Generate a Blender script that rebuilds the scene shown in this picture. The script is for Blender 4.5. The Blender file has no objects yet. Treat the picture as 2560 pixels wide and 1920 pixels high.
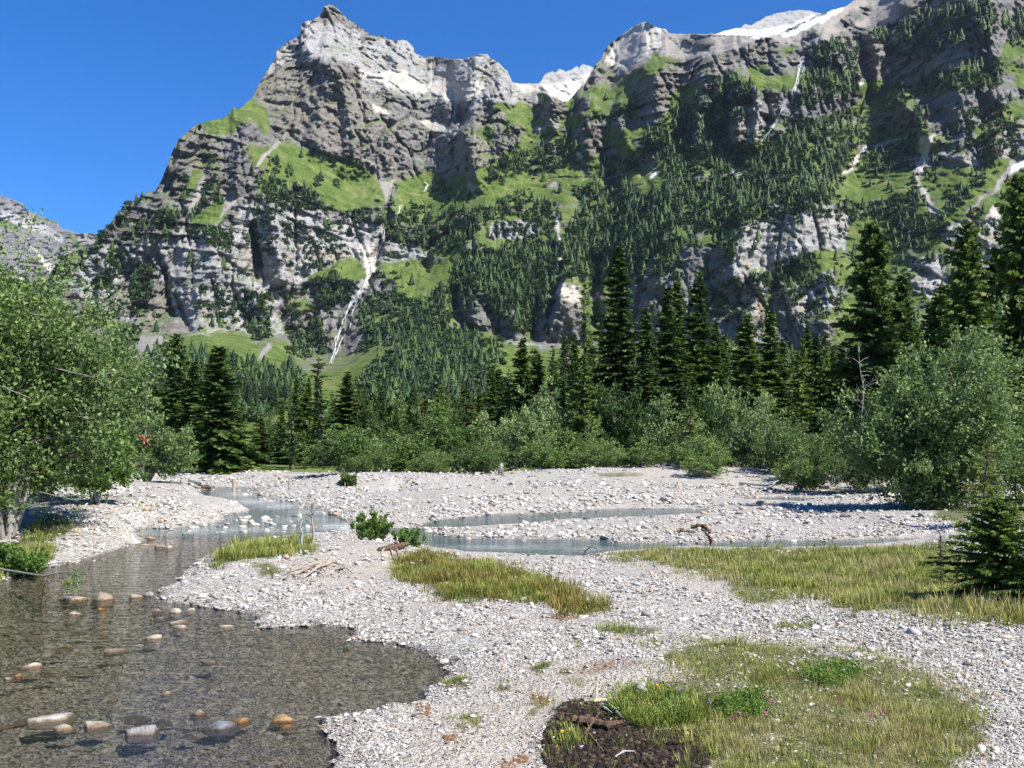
import bpy, bmesh, math, random
import numpy as np
from mathutils import Vector, Matrix

# ------------------------------------------------------------------ camera, sky, sun, exposure
SC = bpy.context.scene
CO = SC.collection
F, HX, HY, CAMZ = 2309.0, 1280.0, 1130.0, 2.2        # focal length / principal column / horizon row in photo pixels; eye height
cam = bpy.data.cameras.new("camera"); cam_o = bpy.data.objects.new("camera", cam); CO.objects.link(cam_o)
cam.sensor_width = 36.0; cam.lens = 36.0 * F / 2560.0
cam.shift_y = (HY - 960.0) / 2560.0
cam.clip_start = 0.1; cam.clip_end = 30000.0
cam_o.location = (0, 0, CAMZ); cam_o.rotation_euler = (math.radians(90), 0, 0)
SC.camera = cam_o
SUN_EL, SUN_AZ = math.radians(49), math.radians(-37)   # direction to the sun: from +X, turned a little to the camera side
sdir = Vector((math.cos(SUN_EL) * math.cos(SUN_AZ), math.cos(SUN_EL) * math.sin(SUN_AZ), math.sin(SUN_EL)))
world = bpy.data.worlds.new("World"); SC.world = world; world.use_nodes = True
wn = world.node_tree.nodes; wl = world.node_tree.links
sky = wn.new("ShaderNodeTexSky"); sky.sky_type = 'NISHITA'; sky.sun_disc = False
sky.sun_elevation = SUN_EL; sky.sun_rotation = math.pi / 2 - SUN_AZ
sky.altitude = 1500; sky.air_density = 1.0; sky.dust_density = 0.1; sky.ozone_density = 7.0
hs = wn.new("ShaderNodeHueSaturation"); hs.inputs['Saturation'].default_value = 1.30; hs.inputs['Hue'].default_value = 0.508
wl.new(sky.outputs[0], hs.inputs['Color'])
wl.new(hs.outputs[0], wn["Background"].inputs[0]); wn["Background"].inputs[1].default_value = 0.086
sun = bpy.data.lights.new("sun", 'SUN'); sun.energy = 4.7; sun.angle = math.radians(0.53); sun.color = (1.0, 0.955, 0.88)
sun_o = bpy.data.objects.new("sun", sun); CO.objects.link(sun_o)
sun_o.rotation_euler = sdir.to_track_quat('Z', 'Y').to_euler()
SC.view_settings.view_transform = 'Standard'; SC.view_settings.look = 'None'
SC.view_settings.exposure = 1.16; SC.view_settings.gamma = 1.0; SC.view_settings.use_curve_mapping = False
SC.cycles.max_bounces = 6; SC.cycles.diffuse_bounces = 2; SC.cycles.glossy_bounces = 2
SC.cycles.transmission_bounces = 4; SC.cycles.transparent_max_bounces = 8
SC.cycles.use_denoising = True

HAZE_DENSITY = 0.000021

# ------------------------------------------------------------------ helpers
R = random.Random(7)
RNG = np.random.default_rng(11)

def at(px, py, Y):
    """the point at distance Y seen at photo pixel (px, py)"""
    return Vector(((px - HX) / F * Y, Y, CAMZ + (HY - py) / F * Y))

def tag(o, label=None, cat=None, group=None, kind=None):
    if label: o['label'] = label
    if cat: o['category'] = cat
    if group: o['group'] = group
    if kind: o['kind'] = kind
    return o

def link(o, parent=None):
    CO.objects.link(o)
    if parent: o.parent = parent
    return o

def mesh_np(name, V, Fq, mats=(), smooth=False, tri=None, mat_idx=None):
    """mesh from numpy arrays; Fq (n,k) polygons of equal size"""
    V = np.asarray(V, np.float32); Fq = np.asarray(Fq, np.int32)
    me = bpy.data.meshes.new(name)
    me.vertices.add(len(V)); me.vertices.foreach_set("co", V.ravel())
    n, k = Fq.shape
    me.loops.add(n * k); me.loops.foreach_set("vertex_index", Fq.ravel())
    me.polygons.add(n)
    me.polygons.foreach_set("loop_start", np.arange(0, n * k, k, dtype=np.int32))
    if smooth: me.polygons.foreach_set("use_smooth", np.ones(n, bool))
    if mat_idx is not None: me.polygons.foreach_set("material_index", np.asarray(mat_idx, np.int32))
    for m in mats: me.materials.append(m)
    me.update(calc_edges=True)
    return me

def vattr(me, name, arr, typ='FLOAT'):
    a = me.attributes.new(name, typ, 'POINT')
    key = {'FLOAT': 'value', 'FLOAT_COLOR': 'color', 'FLOAT_VECTOR': 'vector', 'INT': 'value'}[typ]
    a.data.foreach_set(key, np.ascontiguousarray(arr).ravel())

def ob(name, me, parent=None, loc=None, kind=None):
    o = bpy.data.objects.new(name, me); link(o, parent)
    if loc is not None: o.location = loc
    if kind: o['kind'] = kind
    return o

def empty(name, loc, rz=0.0, sc=1.0):
    o = bpy.data.objects.new(name, None); o.empty_display_size = 0.2; link(o)
    o.location = loc; o.rotation_euler = (0, 0, rz); o.scale = (sc, sc, sc)
    return o

# numpy gradient noise
_PT = np.random.default_rng(5).permutation(256); _PT = np.concatenate([_PT, _PT, _PT])
_GR = np.random.default_rng(6).normal(size=(256, 3)); _GR /= np.linalg.norm(_GR, axis=1)[:, None]
_GR = _GR.astype(np.float32)
def noise3(x, y, z):
    x = np.asarray(x, np.float32); y = np.asarray(y, np.float32); z = np.asarray(z, np.float32)
    x, y, z = np.broadcast_arrays(x, y, z)
    xi = np.floor(x).astype(np.int64); yi = np.floor(y).astype(np.int64); zi = np.floor(z).astype(np.int64)
    xf = x - xi; yf = y - yi; zf = z - zi
    u = xf * xf * xf * (xf * (xf * 6 - 15) + 10); v = yf * yf * yf * (yf * (yf * 6 - 15) + 10); w = zf * zf * zf * (zf * (zf * 6 - 15) + 10)
    out = 0
    for dx in (0, 1):
        a = _PT[(xi + dx) & 255]; wx = u if dx else 1 - u
        for dy in (0, 1):
            b = _PT[a + ((yi + dy) & 255)]; wy = v if dy else 1 - v
            for dz in (0, 1):
                g = _GR[_PT[b + ((zi + dz) & 255)]]; wz = w if dz else 1 - w
                out = out + wx * wy * wz * (g[..., 0] * (xf - dx) + g[..., 1] * (yf - dy) + g[..., 2] * (zf - dz))
    return out * 1.5
def fbm(x, y, z, oct=4, gain=0.5, ridged=False):
    s = 0.0; a = 1.0; t = 0.0; f = 1.0
    for i in range(oct):
        n = noise3(x * f + 17.3 * i, y * f + 5.1 * i, z * f + 9.7 * i)
        if ridged: n = 1 - 2 * np.abs(n)
        s = s + a * n; t += a; a *= gain; f *= 2.03
    return s / t
def noise2(x, y, seed=0): return noise3(x, y, np.float32(seed * 3.7 + 0.31))

def gblur(a, sr, sc):
    def one(a, s, ax):
        if s <= 0: return a
        r = int(3 * s + 1); k = np.exp(-0.5 * (np.arange(-r, r + 1) / s) ** 2); k /= k.sum()
        a = np.moveaxis(a, ax, -1); p = np.pad(a, [(0, 0)] * (a.ndim - 1) + [(r, r)], mode='edge')
        c = np.zeros_like(a)
        for i, kk in enumerate(k): c += kk * p[..., i:i + a.shape[-1]]
        return np.moveaxis(c, -1, ax)
    return one(one(a, sr, 0), sc, 1)

def in_poly(px, py, poly):
    poly = np.asarray(poly, float)
    res = np.zeros(px.shape, bool)
    bx = (px >= poly[:, 0].min()) & (px <= poly[:, 0].max()) & (py >= poly[:, 1].min()) & (py <= poly[:, 1].max())
    if not bx.any(): return res
    x = px[bx]; y = py[bx]; r = np.zeros(x.shape, bool)
    n = len(poly)
    for i in range(n):
        x0, y0 = poly[i]; x1, y1 = poly[(i + 1) % n]
        if y0 == y1: continue
        c = ((y0 > y) != (y1 > y)) & (x < (x1 - x0) * (y - y0) / (y1 - y0) + x0)
        r ^= c
    res[bx] = r
    return res

def dist_poly(px, py, pts, closed=False):
    pts = np.asarray(pts, float); d = np.full(px.shape, 1e9)
    n = len(pts)
    for i in range(n if closed else n - 1):
        a = pts[i]; b = pts[(i + 1) % n]; ab = b - a; L = (ab ** 2).sum() + 1e-12
        t = np.clip(((px - a[0]) * ab[0] + (py - a[1]) * ab[1]) / L, 0, 1)
        d = np.minimum(d, (px - a[0] - t * ab[0]) ** 2 + (py - a[1] - t * ab[1]) ** 2)
    return np.sqrt(d)

# node material builder
class NM:
    def __init__(s, name):
        s.m = bpy.data.materials.new(name); s.m.use_nodes = True
        s.t = s.m.node_tree; s.n = s.t.nodes; s.l = s.t.links; s.n.clear()
        s.out = s.n.new("ShaderNodeOutputMaterial")
    def node(s, typ, ins=None, **kw):
        nd = s.n.new(typ)
        for k, v in kw.items(): setattr(nd, k, v)
        for k, v in (ins or {}).items(): s.put(nd.inputs[k], v)
        return nd
    def put(s, sock, v):
        if isinstance(v, bpy.types.NodeSocket): s.l.new(v, sock)
        elif isinstance(v, bpy.types.Node): s.l.new(v.outputs[0], sock)
        elif isinstance(v, tuple) and len(v) == 3 and sock.type == 'RGBA': sock.default_value = (*v, 1)
        else: sock.default_value = v
    def noise(s, vec, scale, detail=4, rough=0.55, dist=0.0):
        return s.node("ShaderNodeTexNoise", {'Vector': vec, 'Scale': scale, 'Detail': detail, 'Roughness': rough, 'Distortion': dist}).outputs[0]
    def vor(s, vec, scale, feature='F1', out='Distance', rnd=1.0):
        return s.node("ShaderNodeTexVoronoi", {'Vector': vec, 'Scale': scale, 'Randomness': rnd}, feature=feature).outputs[out]
    def ramp(s, fac, stops, interp='LINEAR'):
        nd = s.node("ShaderNodeValToRGB", {'Fac': fac}); cr = nd.color_ramp; cr.interpolation = interp
        while len(cr.elements) < len(stops): cr.elements.new(0.5)
        for e, (p, c) in zip(cr.elements, stops):
            e.position = p; e.color = (*c, 1) if isinstance(c, tuple) else (c, c, c, 1)
        return nd.outputs[0]
    def mix(s, fac, a, b, blend='MIX'):
        nd = s.node("ShaderNodeMix", data_type='RGBA', blend_type=blend)
        s.put(nd.inputs[0], fac); s.put(nd.inputs[6], a); s.put(nd.inputs[7], b)
        return nd.outputs[2]
    def math(s, op, a, b=0.0, c=None, clamp=False):
        nd = s.node("ShaderNodeMath", operation=op, use_clamp=clamp); s.put(nd.inputs[0], a); s.put(nd.inputs[1], b)
        if c is not None: s.put(nd.inputs[2], c)
        return nd.outputs[0]
    def attr(s, name, out='Fac', typ='GEOMETRY'):
        return s.node("ShaderNodeAttribute", attribute_name=name, attribute_type=typ).outputs[out]
    def pos(s): return s.node("ShaderNodeNewGeometry").outputs['Position']
    def obj(s): return s.node("ShaderNodeTexCoord").outputs['Object']
    def rand(s): return s.node("ShaderNodeObjectInfo").outputs['Random']
    def scale(s, vec, sc):
        return s.node("ShaderNodeMapping", {'Vector': vec, 'Scale': sc}).outputs[0]
    def bump(s, h, strength=0.5, dist=0.1, normal=None):
        nd = s.node("ShaderNodeBump", {'Height': h, 'Strength': strength, 'Distance': dist})
        if normal is not None: s.put(nd.inputs['Normal'], normal)
        return nd.outputs[0]
    def principled(s, color, rough=0.8, normal=None, spec=0.3, **kw):
        nd = s.node("ShaderNodeBsdfPrincipled", {'Base Color': color, 'Roughness': rough, 'Specular IOR Level': spec})
        if normal is not None: s.put(nd.inputs['Normal'], normal)
        for k, v in kw.items(): s.put(nd.inputs[k], v)
        s.l.new(nd.outputs[0], s.out.inputs[0]); return nd
    def surface(s, nd):
        s.put(s.out.inputs[0], nd); return s.m

# ------------------------------------------------------------------ the mountain: regions digitised as outlines of rock, meadow, scree, snow
SZ = 900 / 2133.0
def zc(off, pts): return [(off[0] + x * SZ, off[1] + y * SZ) for x, y in pts]
A1, A2, A3, A4, A5, A6 = (0, 0), (800, 0), (1660, 0), (0, 550), (800, 550), (1660, 550)
ROCK, PALE, BROWN, GRASS, SCREE, SNOW, CREAM = range(7)
REG = [  # (class or None, slope in degrees or None, offset, outline)
 # upper massif
 (PALE, 46, A1, [(1540,490),(1640,300),(1780,205),(1790,140),(1850,120),(1960,130),(2150,200),(2150,400),(2080,390),(2010,350),(1910,370),(1840,340),(1740,370),(1640,400)]),
 (PALE, 44, A2, [(-20,80),(60,130),(180,160),(280,200),(360,240),(510,230),(590,300),(640,330),(760,330),(920,310),(1000,310),(1120,400),(1150,500),(1330,590),(1300,640),(1200,600),(1000,600),(900,640),(740,620),(600,600),(440,560),(280,540),(170,400),(60,350),(-20,330)]),
 (BROWN, 55, A2, [(-50,130),(-20,60),(40,0),(140,60),(220,130),(300,190),(400,235),(300,240),(180,160),(60,130)]),
 (CREAM, 36, A2, [(180,390),(330,430),(500,420),(600,500),(700,470),(830,500),(940,480),(1000,540),(850,590),(760,600),(640,540),(560,560),(400,520),(260,460)]),
 (BROWN, 62, A2, [(630,330),(760,350),(860,360),(760,390),(640,380)]),
 (CREAM, 34, A2, [(1130,480),(1340,500),(1600,430),(1560,500),(1430,605),(1350,560),(1200,545)]),
 (BROWN, 50, A1, [(1580,440),(1740,370),(1900,380),(1880,480),(1780,560),(1700,660),(1640,700),(1600,640),(1480,600),(1520,490)]),
 (BROWN, 66, A1, [(2010,350),(2133,400),(2133,930),(1900,900),(1740,830),(1680,790),(1760,700),(1800,600),(1900,480)]),
 (BROWN, 64, A2, [(110,350),(180,400),(260,540),(360,700),(400,760),(440,960),(360,1000),(200,960),(0,930),(0,430)]),
 (ROCK, 60, A2, [(280,540),(440,560),(740,620),(900,640),(820,700),(800,740),(640,680),(460,690),(380,640),(300,610)]),
 (ROCK, 84, A2, [(750,610),(840,620),(900,640),(830,700),(780,690)]),
 (CREAM, 36, A2, [(580,690),(700,720),(800,760),(800,815),(720,800),(640,750)]),
 (CREAM, 36, A2, [(300,620),(380,650),(450,695),(400,690),(330,665)]),
 (ROCK, 60, A2, [(400,760),(640,760),(780,820),(770,900),(640,1000),(480,1000)]),
 (BROWN, 46, A2, [(300,700),(360,700),(420,900),(480,1010),(440,1060),(380,960)]),
 # meadows of the left massif
 (GRASS, 42, A1, [(1180,700),(1330,680),(1440,615),(1500,575),(1580,640),(1600,760),(1560,800),(1500,720),(1440,730),(1390,780),(1300,810),(1220,770)]),
 (GRASS, 38, A1, [(1440,850),(1560,860),(1600,850),(1700,830),(1900,930),(2133,950),(2133,1260),(1950,1240),(1870,1130),(1760,1080),(1620,1160),(1520,1120),(1560,1000),(1500,960)]),
 (GRASS, 42, A1, [(1130,1010),(1200,1010),(1190,1080),(1140,1150),(1110,1100)]),
 (GRASS, 42, A1, [(1195,890),(1250,900),(1240,930),(1200,920)]),
 (GRASS, 42, A1, [(1150,1270),(1330,1190),(1420,1150),(1300,1340),(1140,1330)]),
 (SCREE, 40, A1, [(1710,770),(1620,850),(1540,930),(1490,1020),(1520,1010),(1580,920),(1650,860)]),
 (SCREE, 40, A1, [(1260,1040),(1330,1120),(1440,1130),(1400,1200),(1330,1270),(1260,1330),(1340,1230),(1330,1150)]),
 (SCREE, 44, A1, [(1210,1020),(1160,1160),(1080,1300),(1130,1290),(1190,1180),(1220,1080)]),
 (SCREE, 38, A2, [(340,1060),(450,1080),(400,1160),(380,1230),(360,1180)]),
 (GRASS, 37, A2, [(0,930),(200,960),(330,1050),(380,1190),(370,1230),(200,1250),(110,1230),(0,1200)]),
 (GRASS, 37, A2, [(440,1130),(520,1050),(650,1000),(740,1060),(900,1060),(980,1080),(1230,1050),(1420,1000),(1660,1080),(1640,1130),(1480,1140),(1420,1200),(1200,1200),(950,1220),(870,1250),(650,1320),(500,1330),(460,1270)]),
 (SCREE, 37, A2, [(870,1080),(920,1080),(960,1130),(920,1170),(890,1130)]),
 (SCREE, 36, A2, [(1370,1060),(1410,1060),(1420,1110),(1350,1100)]),
 (GRASS, 44, A2, [(840,780),(1000,760),(1080,640),(1250,660),(1300,820),(1250,870),(1180,740),(1020,830),(900,820)]),
 (GRASS, 36, A2, [(1480,1210),(1570,1260),(1560,1310),(1470,1290)]),
 (GRASS, 37, A2, [(1820,1000),(1990,990),(2133,980),(2133,1040),(2000,1100),(1930,1180),(1830,1060)]),
 (GRASS, 42, A2, [(1640,380),(1760,460),(1880,420),(2010,310),(2133,270),(2133,370),(1960,450),(1830,490),(1700,460)]),
 (SCREE, 40, A2, [(1760,445),(1880,370),(2000,290),(1960,360),(1830,430)]),
 (CREAM, 50, A2, [(1670,350),(1800,180),(1930,120),(2133,180),(2133,260),(2000,300),(1860,390),(1760,400)]),
 (GRASS, 42, A2, [(1740,490),(1900,540),(1860,600),(1750,590)]),
 (GRASS, 44, A2, [(1490,700),(1540,700),(1520,770),(1470,770)]),
 (GRASS, 40, A2, [(1730,850),(1830,860),(1800,900),(1740,900)]),
 (GRASS, 44, A2, [(1660,620),(1740,620),(1720,760),(1800,900),(1700,830),(1640,720)]),
 (BROWN, 74, A2, [(790,800),(900,780),(1010,850),(1000,980),(880,1050),(770,1030)]),
 (ROCK, 74, A2, [(1040,760),(1160,730),(1210,780),(1100,900),(1000,980)]),
 (BROWN, 78, A2, [(980,670),(1100,650),(1120,720),(1060,760),(980,740)]),
 (BROWN, 80, A2, [(1280,630),(1380,580),(1440,600),(1470,690),(1400,730),(1290,720)]),
 (BROWN, 78, A2, [(1520,600),(1600,560),(1570,690),(1500,680)]),
 (ROCK, 76, A2, [(1500,780),(1700,660),(1680,800),(1600,900),(1520,880)]),
 (ROCK, 76, A2, [(1840,480),(2000,450),(2133,380),(2133,600),(1960,760),(1900,700)]),
 (SCREE, 38, A2, [(1260,740),(1300,800),(1310,810),(1330,760),(1400,770),(1450,720),(1380,740)]),
 # right mountain, upper
 (SCREE, 40, A3, [(-20,180),(290,190),(500,205),(700,205),(1130,-10),(1600,-40),(1400,60),(1380,120),(1200,160),(980,210),(900,270),(640,250),(480,260),(350,330),(200,370),(-20,330)]),
 (BROWN, 74, A3, [(0,370),(200,370),(480,270),(640,260),(620,320),(350,430),(330,470),(240,490),(60,510),(0,480)]),
 (SNOW, 38, A3, [(670,215),(800,185),(1000,100),(1085,40),(1060,32),(930,105),(800,145),(760,175)]),
 (SNOW, 38, A3, [(520,218),(600,218),(710,190),(720,160),(600,188),(540,200)]),
 (ROCK, 66, A3, [(480,258),(560,215),(640,235),(600,275)]), (ROCK, 66, A3, [(820,215),(900,180),(960,200),(850,250)]), (BROWN, 72, A3, [(1380,20),(1480,-20),(1560,40),(1400,100),(1370,80)]), (ROCK, 60, A3, [(1000,150),(1120,60),(1240,20),(1180,110),(1040,190)]), (ROCK, 60, A3, [(100,230),(230,210),(330,250),(200,300)]),
 (GRASS, 40, A3, [(70,510),(220,490),(210,560),(120,650),(40,680)]),
 (GRASS, 40, A3, [(690,280),(790,270),(780,305),(700,315)]),
 (GRASS, 44, A3, [(480,400),(600,380),(600,490),(500,500)]),
 (GRASS, 44, A3, [(600,490),(740,480),(700,540),(620,550)]),
 (BROWN, 80, A3, [(220,470),(330,430),(360,560),(340,720),(180,870),(150,820),(200,680),(220,600)]),
 (BROWN, 82, A3, [(360,480),(560,510),(590,650),(580,830),(500,860),(400,820),(360,680)]),
 (PALE, 78, A3, [(490,640),(570,560),(580,830),(510,860),(490,740)]),
 (ROCK, 84, A3, [(590,520),(740,540),(840,520),(1000,560),(1160,560),(1150,620),(800,720),(640,740),(580,800),(570,640)]),
 (BROWN, 82, A3, [(1080,320),(1150,280),(1330,250),(1400,380),(1300,470),(1180,480),(1140,440)]),
 (ROCK, 84, A3, [(1330,300),(1620,320),(1900,180),(1950,300),(1850,350),(1700,400),(1480,480),(1300,500)]),
 (ROCK, 86, A3, [(1470,600),(1700,540),(2000,500),(2150,520),(2150,560),(1950,640),(1750,700),(1740,840),(1590,790),(1530,680)]),
 (ROCK, 82, A3, [(1200,690),(1440,620),(1520,690),(1420,760),(1250,740)]),
 (ROCK, 82, A3, [(1740,840),(1760,740),(1950,900),(1900,950),(1780,900)]),
 (GRASS, 40, A3, [(870,700),(1100,640),(1300,500),(1340,520),(1520,480),(1740,400),(1850,350),(2000,330),(2150,260),(2150,330),(1980,390),(1700,460),(1500,560),(1440,600),(1300,640),(1100,690),(900,720)]),
 (GRASS, 40, A3, [(1130,740),(1230,720),(1260,800),(1400,780),(1480,760),(1560,800),(1500,900),(1200,900),(1150,830)]),
 (GRASS, 38, A3, [(960,1080),(1100,1020),(1340,1000),(1480,1020),(1510,1150),(1360,1180),(1100,1180),(980,1150)]),
 (GRASS, 38, A3, [(1550,1000),(1760,1040),(1680,1180),(1580,1180)]),
 (GRASS, 40, A3, [(1890,960),(2050,930),(1960,1120),(1830,1240),(1790,1220),(1900,1050)]),
 (GRASS, 40, A3, [(1400,1450),(1640,1320),(1800,1260),(1750,1340),(1500,1460)]),
 (GRASS, 40, A3, [(2150,990),(2050,1060),(1950,1160),(1850,1260),(1920,1260),(2150,1080)]),
 (GRASS, 42, A3, [(1880,660),(2050,620),(2000,700),(1900,700)]),
 (GRASS, 42, A3, [(2000,260),(2150,200),(2150,330),(2020,360),(1980,380)]),
 (PALE, 62, A3, [(1930,900),(2010,760),(2150,700),(2150,930),(1990,940)]),
 (PALE, 56, A3, [(1340,950),(1650,890),(1890,930),(1860,1000),(1640,980),(1330,990)]),
 (CREAM, 40, A3, [(1500,810),(1610,800),(1560,940),(1510,1060),(1560,1160),(1620,1250),(1650,1280),(1580,1310),(1560,1240),(1500,1120),(1470,1020),(1520,920)]),
 (CREAM, 40, A3, [(1180,850),(1150,920),(1100,990),(1050,1030),(1100,1030),(1160,960),(1210,860)]),
 (CREAM, 38, A3, [(1230,860),(1400,820),(1480,810),(1350,850),(1250,880)]),
 (SCREE, 38, A3, [(2060,940),(2150,930),(2040,1050),(1960,1130),(1820,1260),(1790,1250),(1950,1110)]),
 (SNOW, 36, A3, [(2045,1030),(2070,980),(2150,945),(2150,985)]),
 (CREAM, 46, A3, [(1900,1280),(1980,1190),(2000,1400),(1940,1560),(1880,1480)]),
 (GRASS, 38, A3, [(20,980),(300,930),(310,965),(20,1010)]),
 (GRASS, 38, A3, [(390,1060),(520,1050),(680,1080),(650,1100),(560,1200),(490,1200),(400,1100)]),
 (SCREE, 50, A3, [(350,1040),(420,1010),(500,1020),(480,1050),(400,1060)]),
 # lower cliffs of the left massif
 (PALE, 66, A1, [(480,1600),(600,1450),(760,1450),(900,1400),(1090,1350),(1200,1340),(1330,1340),(1480,1200),(1560,1230),(1800,1180),(1950,1290),(2133,1290),(2133,1659),(400,1659)]),
 (CREAM, 60, A1, [(740,1490),(820,1500),(880,1560),(760,1580)]),
 (PALE, 68, A4, [(330,210),(440,330),(560,180),(760,160),(980,120),(1300,20),(2150,0),(2150,500),(2080,450),(1800,350),(1700,420),(1640,500),(1700,680),(1500,700),(1400,670),(1290,680),(1130,700),(1100,640),(1040,660),(840,640),(760,600),(640,560),(420,420)]),
 (BROWN, 58, A4, [(740,300),(900,300),(990,400),(1010,560),(1100,600),(1120,660),(1000,690),(840,650),(830,590),(640,540),(640,470)]),
 (ROCK, 84, A4, [(975,330),(1200,370),(1480,400),(1480,430),(1200,400),(1010,380),(1020,560),(985,500)]),
 (GRASS, 42, A4, [(380,210),(460,200),(450,240),(390,260)]),
 (SCREE, 50, A4, [(1370,250),(1480,170),(1500,250),(1430,330)]),
 (GRASS, 50, A4, [(1800,340),(2000,260),(2133,200),(2133,370),(2000,380)]),
 (SCREE, 36, A4, [(840,670),(980,690),(1000,740),(900,780),(830,800),(760,900),(700,890),(800,790)]),
 (GRASS, 40, A4, [(600,590),(720,620),(800,630),(760,700),(640,690)]),
 (GRASS, 32, A4, [(400,720),(560,715),(700,800),(820,770),(830,800),(700,880),(600,840),(400,800)]),
 (GRASS, 32, A4, [(1060,690),(1130,690),(1290,690),(1390,665),(1500,720),(1530,770),(1690,730),(1740,790),(1700,900),(1560,900),(1380,800),(1130,830),(1080,830)]),
 (SCREE, 34, A4, [(1520,790),(1600,740),(1620,760),(1540,830)]),
 (PALE, 64, A2, [(0,1250),(110,1300),(370,1340),(330,1560),(240,1560),(130,1500),(0,1480)]),
 (PALE, 64, A2, [(1000,1330),(1280,1290),(1320,1390),(1100,1440),(1000,1420)]),
 (PALE, 60, A2, [(480,1450),(640,1480),(640,1540),(440,1560),(340,1580),(380,1400)]),
 (GRASS, 34, A5, [(330,280),(430,260),(600,230),(640,280),(700,290),(780,260),(770,330),(640,420),(500,460),(450,400),(380,330)]),
 (GRASS, 36, A5, [(0,330),(140,230),(200,230),(270,310),(260,370),(0,360)]),
 (CREAM, 60, A5, [(180,140),(330,130),(320,270),(260,290)]),
 (CREAM, 45, A5, [(260,280),(330,270),(310,350),(230,450),(200,450),(270,370)]),
 (CREAM, 55, A2, [(1390,1250),(1430,1390),(1450,1560),(1480,1610),(1410,1610),(1400,1480),(1385,1330)]),
 (ROCK, 60, A5, [(1400,230),(1460,300),(1400,440),(1540,520),(1600,540),(1540,740),(1400,760),(1280,720),(1240,700),(1300,580),(1380,520),(1340,400)]),
 (CREAM, 50, A5, [(1420,380),(1530,380),(1560,520),(1480,490),(1380,430)]),
 (ROCK, 82, A5, [(780,460),(1000,430),(1200,560),(1220,720),(1100,720),(900,630),(800,560)]),
 (ROCK, 82, A5, [(0,500),(170,480),(60,860),(0,800)]),
 (BROWN, 70, A5, [(40,680),(180,650),(200,830),(80,860)]),
 (ROCK, 82, A5, [(190,660),(560,650),(540,720),(220,820)]),
 # lower cliffs of the right mountain
 (PALE, 68, A3, [(430,1320),(600,1300),(660,1200),(820,1250),(1040,1190),(1110,1300),(1060,1480),(900,1480),(840,1520),(700,1600),(640,1700),(370,1700),(420,1560)]),
 (ROCK, 84, A3, [(0,1360),(160,1460),(330,1480),(420,1530),(370,1700),(0,1700)]),
 (ROCK, 84, A6, [(-260,200),(0,150),(420,250),(400,320),(480,370),(430,570),(600,600),(640,450),(850,590),(1000,600),(1000,780),(700,780),(0,700),(-260,500)]),
 (PALE, 70, A6, [(440,0),(1080,0),(1080,170),(900,180),(820,220),(680,260),(640,330),(520,350),(400,320),(450,150)]),
 (PALE, 68, A6, [(480,370),(600,390),(590,590),(430,570)]),
 (PALE, 66, A6, [(640,440),(900,340),(1000,300),(1040,500),(850,590)]),
 (PALE, 62, A6, [(1440,260),(1640,180),(1700,400),(1600,480),(1480,420)]),
 (PALE, 62, A6, [(1600,60),(1760,0),(1980,0),(1980,300),(1840,340),(1700,200)]),
 (GRASS, 40, A6, [(880,180),(1060,150),(1070,230),(960,290),(880,310)]),
 # foothills under the cliffs
 (GRASS, None, A4, [(0,900),(460,780),(700,900),(820,820),(1000,820),(1500,830),(1780,930),(2133,900),(2133,1600),(0,1600)]),
 (GRASS, None, A5, [(-50,920),(140,900),(200,840),(450,740),(720,660),(900,640),(960,720),(1100,720),(1290,730),(1310,800),(1360,770),(1480,740),(1700,860),(2133,880),(2133,1600),(-50,1600)]),
 (GRASS, None, A6, [(-40,860),(340,850),(700,800),(1000,780),(2200,700),(2200,1600),(-40,1600)]),
 (SCREE, None, A5, [(1470,730),(1500,730),(1510,920),(1430,800)]),
 (SCREE, None, A5, [(1080,720),(1320,720),(1330,770),(1290,740),(1100,735)]),
 (SNOW, None, A2, [(1515,900),(1540,905),(1548,935),(1530,930)]), (SNOW, None, A2, [(1980,1005),(2000,1010),(1968,1042),(1955,1040)]), (SNOW, None, A3, [(1145,495),(1180,488),(1170,510),(1148,508)]), (SNOW, None, A3, [(1315,398),(1335,400),(1348,445),(1332,440)]),
]
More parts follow.
